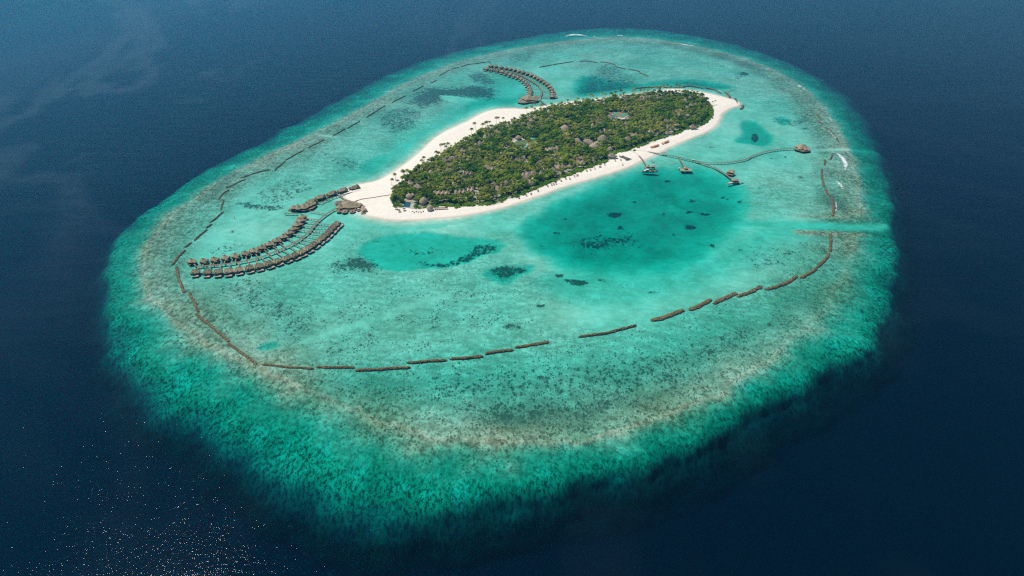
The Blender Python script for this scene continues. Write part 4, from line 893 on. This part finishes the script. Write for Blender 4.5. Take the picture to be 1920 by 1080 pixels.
hall(1104,266,'long grey thatched hall in the middle of the group inland of the ferry jetty', 8, 20, 10, .7)
hall(1113,273,'pale thatched hall at the front of the group inland of the ferry jetty', 11, 12, 9, .2)
hall(1083,263,'narrow grey thatched hall at the west of the group inland of the ferry jetty', 6, 14, 9, .6)
hall(972,257,'round grey pavilion roof at the head of the lawn', 8, 9, 8, 0)
hall(794,376,'grey thatched hall just inland of the round beach hut', 9, 12, 10, -.3)
hall(806,389,'round thatched beach hut at the front of the trees by the pool', 7.5, 8, 9, 0, n=12)
hall(767,366.5,'pale thatched pool house at the head of the dark swimming pool', 8, 8.5, 8, 0)
hall(1144,278,'grey thatched hall east of the group inland of the ferry jetty', 7, 9, 8, 0)
def zigzag(px, py, label, n=4, L=6.0, rz=0.):
    c = at(px, py, 6); g_ = ground(c.x, c.y); t = empty('zigzag_building', (c.x, c.y, g_), rz); tag(t, label, 'building', 'zigzag roofed buildings')
    mb = MB(); rc = MB(); x0 = -n*L/2
    for i in range(n):
        a = x0+i*L; b = a+L; q = (a+b)/2
        mb.add([(a,-6,4),(q,-6.6,8),(b,-6,4),(a,6,4),(q,6.6,8),(b,6,4)], [(0,1,4,3),(1,2,5,4),(0,2,1),(3,4,5)])
        rc.tube((a,-6.2,4.1),(q,-6.8,8.1),.3,n=4); rc.tube((q,-6.8,8.1),(b,-6.2,4.1),.3,n=4); rc.tube((q,-6.7,8.1),(q,6.7,8.1),.2,n=4)
    rf = mb.obj('roof', M['thatch_isle'], t); rc.obj('gable_trim', M['ridge'], rf)
    mb = MB(); mb.box(x0+.8, -x0-.8, -5, 5.4, -.4, 4.0); mb.obj('wall', M['wall_pale'], t); OBST.append((c.x-L, c.y, 8, 8)); OBST.append((c.x+L, c.y, 8, 8))
zigzag(827,363,'long building with four zigzag gables behind the south beach trees', 4, 7.2)
zigzag(877,326,'smaller zigzag gabled roof deep in the western palms', 3, 6.5)
zigzag(863,361,'pale gabled roof row between the zigzag building and the beach bushes', 3, 7, .15)
zigzag(882,357,'pale steep gables at the east end of the front roof row', 2, 6.5, .1)
zigzag(975,299,'v-shaped gabled roof south of the lawn', 2, 8, -.5); zigzag(1032,281,'broad zigzag roof in the middle of the south woods', 3, 7, .5)
def flat(name, pts, z, th, mat, label, cat, parent=None):
    P = [at(x, y, z) for x, y in pts]; c = sum((p for p in P), Vector())/len(P); mb = MB()
    pp = [(p.x-c.x, p.y-c.y) for p in P]
    if sum(pp[i-1][0]*pp[i][1]-pp[i][0]*pp[i-1][1] for i in range(len(pp))) < 0: pp.reverse()
    mb.prism(pp, -.5, th); o = mb.obj(name, M[mat]); o.location = (c.x, c.y, z); tag(o, label, cat)
    OBST.append((c.x, c.y, max(abs(p[0]) for p in pp)*.9+1, 16)); return o, c
gz = 2.2
o, c = flat('lawn', [(963,270),(966,265),(976,262),(986,262.5),(989,266),(985,272),(976,279),(968,279)], gz, .12, 'lawn', 'open oval lawn of pale mown grass in the western woods', 'lawn'); o['kind'] = 'structure'; LC = [c]
o, c = flat('pavement', [(957,268),(968,260),(986,258.5),(985,261.5),(971,263),(961,271)], gz, .06, 'sand_pave', 'pale paving at the head of the lawn below the round pavilion', 'paving'); o['kind'] = 'structure'
o, c = flat('kids_pool', [(995,258),(1003,257),(1008,262),(1004,264.5),(997,262.5)], gz, .2, 'pool_pale', 'kidney shaped green pool just east of the lawn', 'pool')
o, c = flat('wading_pool', [(984,274),(988,271.5),(990,275),(984,277)], gz, .2, 'pool_pale', 'small green pool at the south east corner of the lawn', 'pool')
o, c = flat('garden_pool', [(946.5,277.5),(950,277),(951.5,280),(948,280.5)], gz, .2, 'pool_pale', 'tiny bright turquoise pool west of the lawn', 'pool')
o, c = flat('timber_terrace', [(759,375),(769,374.5),(770.5,378.5),(759.5,378)], gz, .15, 'deck_warm', 'warm timber terrace between the pool house and the swimming pool', 'terrace')
pr, pc = None, None
P = [at(x, y, gz) for x, y in [(754.5,388.5),(768.5,389.3),(771,379.2),(760,378)]]; c = sum((p for p in P), Vector())/4
t = empty('swimming_pool', (c.x, c.y, gz)); tag(t, 'dark blue rectangular swimming pool at the west end of the woods', 'swimming pool')
pp = [(p.x-c.x, p.y-c.y) for p in P]; mb = MB(); mb.prism(pp, -.5, .22); mb.obj('pool_water', M['pool'], t); mb = MB(); mb.prism([(x*1.14, y*1.06) for x, y in pp], -.5, .16); mb.obj('pool_edge', M['sand_pave'], t)
for k in np.linspace(-14, 14, 4): OBST.append((c.x+k*.2, c.y+k, 7, 20))
# tennis court
P = [at(x, y, 3) for x, y in [(1142,214.5),(1158,207),(1168,210.5),(1151,219.5)]]; P2 = [at(x, y, 3) for x, y in [(1151,219.5),(1168,210.5),(1176.5,213),(1168,220.5)]]
c = (P[0]+P[1]+P2[2]+P2[3])/4; t = empty('tennis_court', c); tag(t, 'red and green tennis court in the north woods', 'tennis court')
def inset(Pq, a, b): 
    u = Pq[1]-Pq[0]; v = Pq[3]-Pq[0]; o_ = Pq[0]; return [o_+u*a[0]+v*b[0], o_+u*a[1]+v*b[0], o_+u*a[1]+v*b[1], o_+u*a[0]+v*b[1]]
def pr2(Pq, z1, mat, nm):
    pp = [(p.x-c.x, p.y-c.y) for p in Pq]
    if sum(pp[i-1][0]*pp[i][1]-pp[i][0]*pp[i-1][1] for i in range(4)) < 0: pp.reverse()
    mb = MB(); mb.prism(pp, -1.2, z1); return mb.obj(nm, M[mat], t)
pr2([P[0], P[1], P2[2], P2[3]], .05, 'court_red', 'surround'); a_ = pr2(inset(P,(.14,.86),(.12,.80)), .10, 'court_green', 'playing_surface'); b_ = pr2(inset(P2,(.12,.88),(.14,.86)), .10, 'court_green', 'playing_surface')
for Pq, par, bb in ((P, a_, .80), (P2, b_, .86)):
    mb = MB()
    for ua in (.2, .8, .5):
        q = inset(Pq, (ua-.006, ua+.006), (.2, bb-.08)); pp = [(p.x-c.x, p.y-c.y) for p in q]
        if sum(pp[i-1][0]*pp[i][1]-pp[i][0]*pp[i-1][1] for i in range(4)) < 0: pp.reverse()
        mb.prism(pp, .08, .13)
    mb.obj('court_line', M['line'], par)
for x, y, r_ in ((1146,216,12),(1153,212,14),(1160,213,15),(1168,214,14),(1158,218,14),(1164,220,12),(1150,221,9),(1170,219,9)):
    q = at(x, y, 3); OBST.append((q.x, q.y, r_*.7, 22))
for px, py, l, mt in ((1149.5,221,'small bright blue roof at the near corner of the tennis court','bluec'),(1170,223.5,'small white roof just south of the tennis court','white')):
    q = at(px, py, 4); t = empty('court_shelter', (q.x, q.y, ground(q.x, q.y))); tag(t, l, 'shelter'); mb = MB(); mb.hip(4,3.5,3.4,4.4,2,.2,th=.2); mb.obj('roof', M[mt], t); mb = MB(); mb.box(-3,3,-2.6,2.6,-.3,3.3); mb.obj('wall', M['wall_pale'], t); OBST.append((q.x, q.y, 4, 8))

# ---- beach furniture
def parasol_proto(mat, r=1.7, h=2.6):
    t = empty('beach_parasol', (0,0,0)); mb = MB(); mb.cone(r, h-.5, h+.35, n=10, th=.12, bell=0); mb.obj('canopy', M[mat], t); mb = MB(); mb.tube((0,0,-.3),(0,0,h),.07); mb.obj('pole', M['post'], t); return t
pb = parasol_proto('brown', 1.9); pbs = copy_list(pb); pr_ = parasol_proto('red'); used_ = []
def put(proto, snap, px, py, label, cat, group, rz=0, sc_=1):
    c = at(px, py, 1.6); g_ = ground(c.x, c.y); c = at(px, py, max(g_, 0)); r_ = proto if proto.name not in used_ else paste(snap); used_.append(proto.name) if r_ is proto else None
    r_.location = (c.x, c.y, ground(c.x, c.y)); r_.rotation_euler = (0,0,rz); r_.scale = (sc_,)*3; return tag(r_, label, cat, group)
dots = Q(940,250,8,[(262,975),(372,937),(445,918),(550,872),(690,797),(752,775),(785,768),(820,757),(895,720),(965,692),(1025,685),(1095,652),(1130,640),(1145,635),(1280,570),(1335,555),(1400,535),(1470,512),(1490,505),(1550,475),(1705,415),(1790,405)])
for i, (x, y) in enumerate(dots): put(pb, pbs, x, y, f'{ORD[i]} small brown parasol from the west along the south beach edge', 'parasol', 'small parasols along the south beach')
put(pr_, None, 1166.9, 309.4, 'only red parasol, out on the open sand near the ferry jetty', 'parasol', None)
for i, (x, y) in enumerate(Q(720,270,8,[(180,975),(228,1015),(303,995)])): put(pb, pbs, x, y, ['brown thatched parasol nearest the dark pool on the west sand','brown thatched parasol lowest on the west sand','brown thatched parasol right of the other two on the west sand'][i], 'parasol', 'brown parasols in front of the swimming pool', 0, 1.5)
for i in range(7): put(pb, pbs, 816+i*3.6, 392.6-i*.15, f'{ORD[i]} brown parasol in the tight row right of the round beach hut', 'parasol', 'row of parasols by the round beach hut', 0, 1.15)
def lounger():
    t = empty('sun_lounger', (0,0,0)); mb = MB(); mb.box(-.4,.4,-1,.7,.3,.42); 
    for x in (-.35,.3):
        for y in (-.9,.8): mb.box(x,x+.06,y,y+.06,-.1,.3)
    mb.obj('frame', M['teak'], t); mb = MB(); mb.box(-.38,.38,-.95,.3,.42,.52); mb.add([(-.38,.3,.42),(.38,.3,.42),(.38,1.0,.9),(-.38,1.0,.9),(-.38,.3,.52),(.38,.3,.52),(.38,.95,.98),(-.38,.95,.98)], [(0,1,2,3),(7,6,5,4),(0,4,5,1),(1,5,6,2),(2,6,7,3),(3,7,4,0)]); mb.obj('cushion', M['cream'], t); return t
lg = lounger(); lgs = copy_list(lg)
for i, (x, y) in enumerate(Q(720,270,8,[(182,990),(228,1032),(303,1012)])):
    for s in (-.35, .35): put(lg, lgs, x+s*2.2, y-.4, ['pale lounger under the parasol nearest the dark pool','pale lounger under the lowest parasol on the west sand','pale lounger under the right hand parasol on the west sand'][i], 'sun lounger', f'pair of loungers under {["first","second","third"][i]} west parasol', .2, 1.4)
def cabana():
    t = empty('beach_cabana', (0,0,0)); mb = MB(); mb.hip(1.9,2.3,2.4,3.6,.3,1.2,th=.25); mb.obj('canopy', M['orange'], t); mb = MB(); mb.box(-1.3,1.3,-1.6,1.6,.3,.7); mb.obj('day_bed', M['cream'], t)
    mb = MB()
    for x in (-1.6,1.6):
        for y in (-2,2): mb.tube((x,y,-.2),(x,y,2.4),.08)
    mb.obj('frame', M['teak'], t); return t
cb = cabana(); cbs = copy_list(cb)
for i, (x, y) in enumerate([(1221.3,277.2),(1224.8,276.6),(1227.6,275.6),(1229.6,275),(1231.6,274.3),(1233.8,273.4)]): put(cb, cbs, x, y, f'{ORD[i]} orange cabana from the west in the row nearer the jetty', 'cabana', 'orange cabanas, row nearer the jetty', .5, 1.0)
for i, (x, y) in enumerate([(1242,270.2),(1246,268.8),(1248.2,267.8),(1250.4,266.9),(1252.6,265.9)]): put(cb, cbs, x, y, f'{ORD[i]} orange cabana from the west in the row farther along the beach', 'cabana', 'orange cabanas, row farther east', .5, 1.0)
def table():
    t = empty('dining_table', (0,0,0)); mb = MB(); mb.box(-.8,.8,-.8,.8,.68,.75); mb.tube((0,0,-.1),(0,0,.68),.12); mb.obj('table_top', M['wall_dark'], t)
    for a in range(4):
        q = MB(); cx, cy = 1.25*math.cos(a*math.pi/2), 1.25*math.sin(a*math.pi/2); q.box(cx-.25,cx+.25,cy-.25,cy+.25,.0,.48); q.box(cx*1.18-.2,cx*1.18+.2,cy*1.18-.2,cy*1.18+.2,.48,.95); q.obj('chair', M['wall_dark'], t)
    return t
tb = table(); tbs = copy_list(tb); k = 0
for x, y in Q(1160,240,8,[(15,425),(30,440),(50,430),(66,425),(55,448),(75,445),(92,438),(85,462),(105,455),(122,448),(110,475),(128,470),(140,462),(120,488),(137,484),(152,478),(158,462),(178,470)]):
    put(tb, tbs, x, y, 'small dark dining table with chairs on the sand west of the ferry jetty', 'dining table', 'dark dining tables in a grid on the sand', .4, 1.35)
for i in range(11):
    put(tb, tbs, 773+i*2.1+(i%2)*1.0, 396.5+(i%3)*1.4-i*.05, 'tiny dark table on the sand in front of the pool end bushes', 'dining table', 'scattered tables below the round beach hut', .2, .8)

# ---- trees
def template(mb): 
    me = mb
    v = np.array(mb.v, float); return v, mb.f, mb.m
def palm(seed, h=9.5):
    r_ = random.Random(seed); mb = MB(); lean = Vector((r_.uniform(-1.6,1.6), r_.uniform(-1.6,1.6), 0)); p = Vector((0,0,-.5)); 
    for k in range(3):
        q = lean*((k+1)/3)**1.7+Vector((0,0,h*(k+1)/3)); mb.tube(p, q, .26-.05*k, .22-.05*k, 5, 1); p = q
    nf = 13
    for k in range(nf):
        a = 2*math.pi*k/nf+r_.uniform(-.2,.2); up = r_.choice((.9,.45,.1)); L = r_.uniform(2.9,3.7); d = Vector((math.cos(a), math.sin(a), 0)); s = Vector((-d.y, d.x, 0))
        pts = [p, p+d*L*.36+Vector((0,0,up*1.2)), p+d*L*.72+Vector((0,0,up*.8-.25)), p+d*L+Vector((0,0,up*.2-1.5))]; wd = [.2,.8,.72,.15]; vs = []
        for q, w_ in zip(pts, wd): vs += [q-s*w_-Vector((0,0,.22*w_)), q+Vector((0,0,.1)), q+s*w_-Vector((0,0,.22*w_))]
        fs = []
        for i in range(3): fs += [(i*3,i*3+1,i*3+4,i*3+3),(i*3+1,i*3+2,i*3+5,i*3+4)]
        mb.add(vs, fs, 0)
    return mb
ICO = [(0,-.526,.851),(0,.526,.851),(0,-.526,-.851),(0,.526,-.851),(.851,0,.526),(.851,0,-.526),(-.851,0,.526),(-.851,0,-.526),(.526,.851,0),(-.526,.851,0),(.526,-.851,0),(-.526,-.851,0)]
ICF = [(0,4,1),(0,1,6),(0,10,4),(0,6,11),(0,11,10),(1,4,8),(1,9,6),(1,8,9),(2,3,5),(2,7,3),(2,5,10),(2,11,7),(2,10,11),(3,8,5),(3,7,9),(3,9,8),(4,5,8),(4,10,5),(6,9,7),(6,7,11)]
def crown(mb, r_, lobes, nleaf, size):
    for cx, cy, cz, rr in lobes:
        mb.add([(cx+x*rr*.78, cy+y*rr*.78, cz+z*rr*.62) for x, y, z in ICO], ICF, 0)
        for _ in range(nleaf):
            th = r_.uniform(0, 6.283); z = r_.uniform(-.35, 1); q = math.sqrt(max(0, 1-z*z)); f = r_.uniform(.8, 1.12)
            c = Vector((cx+q*math.cos(th)*rr*f, cy+q*math.sin(th)*rr*f, cz+z*rr*.8*f)); n = Vector((q*math.cos(th)+r_.uniform(-.7,.7), q*math.sin(th)+r_.uniform(-.7,.7), z+r_.uniform(-.5,.7))).normalized()
            u = n.orthogonal().normalized(); u.rotate(Matrix.Rotation(r_.uniform(0,3.14), 3, n)); w_ = n.cross(u); s = size*r_.uniform(.6,1.2)
            mb.add([c-u*s-w_*s*.6, c+u*s-w_*s*.6, c+u*s*.8+w_*s*.6, c-u*s*.7+w_*s*.7], [(0,1,2,3)], 0)
def broad(seed):
    r_ = random.Random(seed); mb = MB(); h = r_.uniform(3.6,4.6); n = r_.choice((5,6,7)); mb.tube((0,0,-.5),(0,0,h),.45,.3,6,1); L = [(0,0,h+2.2,2.9)]
    for k in range(n):
        a = 2*math.pi*k/n+r_.uniform(-.4,.4); d = r_.uniform(2.0,3.3); z = h+r_.uniform(.2,1.8); L.append((d*math.cos(a), d*math.sin(a), z, r_.uniform(1.6,2.5)))
        if k % 2 == 0: mb.tube((0,0,h-.8),(d*.7*math.cos(a), d*.7*math.sin(a), z),.2,.1,4,1)
    crown(mb, r_, L, 24, .62); return mb
def bush(seed):
    r_ = random.Random(seed); mb = MB(); L = [(r_.uniform(-2.6,2.6), r_.uniform(-2,2), r_.uniform(.2,.9), r_.uniform(1.3,2.1)) for _ in range(6)]; crown(mb, r_, L, 22, .42); mb.tube((0,0,-.4),(0,0,1),.15,.1,4,1); return mb
T = {'palm': [palm(i, h) for i, h in enumerate((8.5, 9.5, 10.5, 7.5, 9))], 'broad': [broad(i) for i in range(7)], 'bush': [bush(i) for i in range(5)]}
TM = {'palm': [M['palm'], M['trunk']], 'broad': [M['leaf'], M['trunk']], 'bush': [M['shrub'], M['trunk']]}
vp = np.array(VEG); bx0, by0 = vp.min(0); bx1, by1 = vp.max(0)
cand = npr.uniform(0, 1, (26000, 2))*np.array([bx1-bx0, by1-by0])+np.array([bx0, by0])
dist = sdist(VEG, cand[:,0], cand[:,1]); cand = cand[dist > 1.0]; dist = dist[dist > 1.0]
dens = fbm(cand[:,0], cand[:,1], 45, 91, 3); yel = fbm(cand[:,0], cand[:,1], 60, 97, 3)
pri = (dist < 11) & (cand[:,1] < 1010+.80*(cand[:,0]+195)) & (cand[:,0] > -215); od = np.argsort(~pri, kind='stable'); cand = cand[od]; dist = dist[od]; dens = dens[od]; yel = yel[od]
OB = np.array(OBST); trees = []; cell = {}
cdir = -OB[:,:2]/np.linalg.norm(OB[:,:2], axis=1)[:,None]
for (x, y), d_, dn, ye in zip(cand, dist, dens, yel):
    southside = (y < 1010+.80*(x+195)-25*0) and (x > -215)
    edge = d_ < 13
    if edge and southside: kind = 'bush' if (d_ < 11 or rng.random() < .4) else rng.choice(('broad','palm'))
    elif edge: kind = 'palm' if rng.random() < .6 else 'broad'
    else: kind = 'palm' if dn < .06 else 'broad'
    if rng.random() < .12 and not edge: kind = 'palm' if kind == 'broad' else 'broad'
    sc_ = {'palm': rng.uniform(.8,1.15), 'broad': rng.uniform(.85,1.6), 'bush': rng.uniform(.9,1.6)}[kind]
    r0 = {'palm': 2.4, 'broad': 4.0, 'bush': 2.3}[kind]*sc_
    o_ = np.array([x, y])-OB[:,:2]; al_ = (o_*cdir).sum(1); 
    dd = np.linalg.norm(o_-cdir*np.clip(al_, 0, OB[:,3])[:,None], axis=1)
    if (dd < OB[:,2]+r0*.5).any(): continue
    ci, cj = int(x//8), int(y//8); ok = True
    for a in (-1,0,1):
        for b_ in (-1,0,1):
            for (qx, qy, qr) in cell.get((ci+a, cj+b_), ()):
                if (qx-x)**2+(qy-y)**2 < ((qr+r0)*.50)**2: ok = False; break
            if not ok: break
        if not ok: break
    if not ok: continue
    cell.setdefault((ci, cj), []).append((x, y, r0)); trees.append((kind, x, y, sc_))
# lone palms on the north beach and spit, and the two dark young palms east
lone = [(685,165),(718,172),(735,152),(797,168),(845,172),(898,180),(500,192),(520,200),(555,203),(435,205),(378,218),(340,222),(233,238),(280,222),(60,262),(940,128),(965,150),(1003,140),(1035,125),(1097,135),(1130,128),(1157,125),(1190,122),(1250,120),(1328,105),(1383,118),(1018,200),(1065,185)]
extra = []
for x, y in Q(1100,150,8,lone):
    c = at(x, y+5.6, 1.5); extra.append(('palm', c.x, c.y, rng.uniform(1.2,1.45)))
for x, y in [(740.5,329.5),(733.5,340),(757,326)]+Q(720,270,8,[(845,55),(895,35),(920,40),(765,150),(800,155),(608,230),(570,280),(590,300),(530,345),(335,420),(385,440),(300,470),(270,500),(480,410),(960,20)])+Q(880,170,8,[(395,440),(440,430),(300,465),(230,500),(190,520),(265,505),(90,535),(25,590),(500,415),(855,270),(935,275),(1447,165),(1580,150),(1610,130),(1688,140),(1818,100),(1385,205),(1215,190),(1095,220),(1065,230)]):
    c = at(x+1.2, y+8.2, 1.5); extra.append(('palm', c.x, c.y, rng.uniform(1.15,1.45)))
for x, y in [(1336,196),(1338.6,195)]: c = at(x, y+1, 2); extra.append(('palm', c.x, c.y, .8))
c = at(1189,283,2); extra.append(('bush', c.x, c.y, 1.1)); c = at(1181,282,2); extra.append(('bush', c.x, c.y, .9))
KD = {'palm': ('coconut_palm', 'palm', 'tall coconut palm'), 'broad': ('broadleaf_tree', 'tree', 'round crowned dark green tree'), 'bush': ('beach_bush', 'bush', 'low bright green bush')}
tmesh = {k: [mb.mesh(KD[k][0], TM[k]) for mb in T[k]] for k in T}
# split meshes (trunk, crown) for the lone palms that show their trunks
def split(mb, sel, name, mat):
    q = MB(); used = {}
    for f, m_ in zip(mb.f, mb.m):
        if m_ != sel: continue
        g_ = []
        for i in f:
            if i not in used: used[i] = len(q.v); q.v.append(mb.v[i])
            g_.append(used[i])
        q.f.append(tuple(g_)); q.m.append(0)
    return q.mesh(name, mat)
psp = [(split(mb, 0, 'crown', M['palm']), split(mb, 1, 'trunk', M['trunk'])) for mb in T['palm']]
def zone(x, y):
    u = (x+209)/690.
    if u < .13: return 'at the pool end of the island'
    if u < .36: return 'in the western part of the woods'
    if u < .58: return 'in the middle of the woods'
    if u < .82: return 'in the eastern part of the woods'
    return 'at the rounded east end of the woods'
for i, (k, x, y, s) in enumerate(extra):
    g_ = ground(x, y)
    if g_ < .05: g_ = .3
    nm, cat, ad = KD[k]
    if k == 'palm':
        t = empty(nm, (x, y, g_), rng.uniform(0, 6.28)); t.scale = (s, s, s*1.12); a, b_ = psp[i % 5]
        for me, n_ in ((a, 'crown'), (b_, 'trunk')): o = bpy.data.objects.new(n_, me); C.objects.link(o); o.parent = t
        side = 'on the sand behind the north shore' if x > 60 else 'at the edge of the wide north west beach'
        if x > 480: side = 'standing clear of the east end on open sand'; 
        tag(t, f'tall coconut palm with bare trunk {side}', cat, 'palms '+side)
    else:
        o = bpy.data.objects.new(nm, tmesh[k][0]); C.objects.link(o); o.location = (x, y, g_); o.scale = (s, s, s)
        tag(o, ['small round green bush at the landward end of the splitting jetty','small yellowish bush at the landward end of the ferry jetty'][i % 2 if False else (0 if s > 1 else 1)], cat)
rest = []
cnt = {'palm': len([e for e in extra if e[0] == 'palm']), 'broad': 0, 'bush': 2}
for k, x, y, s in sorted(trees, key=lambda t: t[1]**2+t[2]**2):
    if cnt[k] >= 296: rest.append((k, x, y, s)); continue
    cnt[k] += 1; nm, cat, ad = KD[k]; o = bpy.data.objects.new(nm, rng.choice(tmesh[k])); C.objects.link(o)
    o.location = (x, y, ground(x, y)); o.rotation_euler = (0, 0, rng.uniform(0, 6.28)); o.scale = (s, s, s*rng.uniform(.85,1.15))
    zz = zone(x, y); tag(o, f'{ad} {zz}', cat, f'{cat}s {zz}')
print('trees', len(trees), 'rest', len(rest), cnt)
# the remaining trees read as one wood
def join(name, items, mats):
    V_ = []; lv = []; ls = []; mi = []; off = 0; lo = 0
    prep = {k: [(np.array(mb.v, float), np.array([i for f in mb.f for i in f]), np.array([len(f) for f in mb.f]), np.array(mb.m)) for mb in T[k]] for k in T}
    mo = {'palm': 0, 'broad': 2, 'bush': 4}
    for k, x, y, s in items:
        v, li, ln, mm = prep[k][rng.randrange(len(prep[k]))]; a = rng.uniform(0, 6.28); ca, sa = math.cos(a)*s, math.sin(a)*s
        V_.append(np.stack([x+v[:,0]*ca-v[:,1]*sa, y+v[:,0]*sa+v[:,1]*ca, ground(x, y)+v[:,2]*s*rng.uniform(.85,1.15)], -1))
        lv.append(li+off); off += len(v); ls.append(ln); mi.append(mm+mo[k])
    V_ = np.concatenate(V_).astype(np.float32); lv = np.concatenate(lv).astype(np.int32); ln = np.concatenate(ls); st = (np.cumsum(ln)-ln).astype(np.int32); mi = np.concatenate(mi).astype(np.int32)
    me = bpy.data.meshes.new(name); me.vertices.add(len(V_)); me.vertices.foreach_set('co', V_.ravel()); me.loops.add(len(lv)); me.loops.foreach_set('vertex_index', lv)
    me.polygons.add(len(st)); me.polygons.foreach_set('loop_start', st)
    for q in mats: me.materials.append(q)
    me.polygons.foreach_set('material_index', mi); me.update(calc_edges=True); me.validate()
    o = bpy.data.objects.new(name, me); C.objects.link(o); return o
if rest:
    o = join('far_woodland', rest, TM['palm']+TM['broad']+TM['bush']); tag(o, 'dense far part of the island woods, palms and round crowned trees mixed', 'woodland', kind='stuff')


# ------------------------------------------------------------------ light
SUN_EL, SUN_AZ = R(60), R(-50)     # azimuth measured from +Y towards +X
sd = Vector((math.sin(SUN_AZ)*math.cos(SUN_EL), math.cos(SUN_AZ)*math.cos(SUN_EL), math.sin(SUN_EL)))
sun_d = bpy.data.lights.new('sun', 'SUN'); sun = bpy.data.objects.new('sun', sun_d); C.objects.link(sun)
sun_d.energy = 4.2; sun_d.angle = R(.53); sun_d.color = (1, .95, .86)
sun.rotation_euler = (-sd).to_track_quat('-Z', 'Y').to_euler(); sun.location = (0, 0, 900)
w = bpy.data.worlds.new('World'); sc.world = w; w.use_nodes = True; nt = w.node_tree
sky = nt.nodes.new('ShaderNodeTexSky'); sky.sky_type = 'NISHITA'; sky.sun_disc = False
sky.sun_elevation = SUN_EL; sky.sun_rotation = SUN_AZ; sky.altitude = 0; sky.air_density = 1; sky.dust_density = 0; sky.ozone_density = 4
bg = nt.nodes['Background']; nt.links.new(sky.outputs[0], bg.inputs[0]); bg.inputs[1].default_value = .066
sc.view_settings.view_transform = 'Standard'; sc.view_settings.look = 'None'; sc.view_settings.exposure = .23; sc.view_settings.gamma = 1
sc.cycles.use_denoising = False; sc.cycles.max_bounces = 5; sc.cycles.diffuse_bounces = 2; sc.cycles.glossy_bounces = 2
sc.cycles.transparent_max_bounces = 8; sc.cycles.sample_clamp_direct = 20; sc.cycles.sample_clamp_indirect = 2
sc.cycles.caustics_reflective = False; sc.cycles.caustics_refractive = False
sc.cycles.pixel_filter_type = 'BLACKMAN_HARRIS'; sc.cycles.filter_width = 1.3
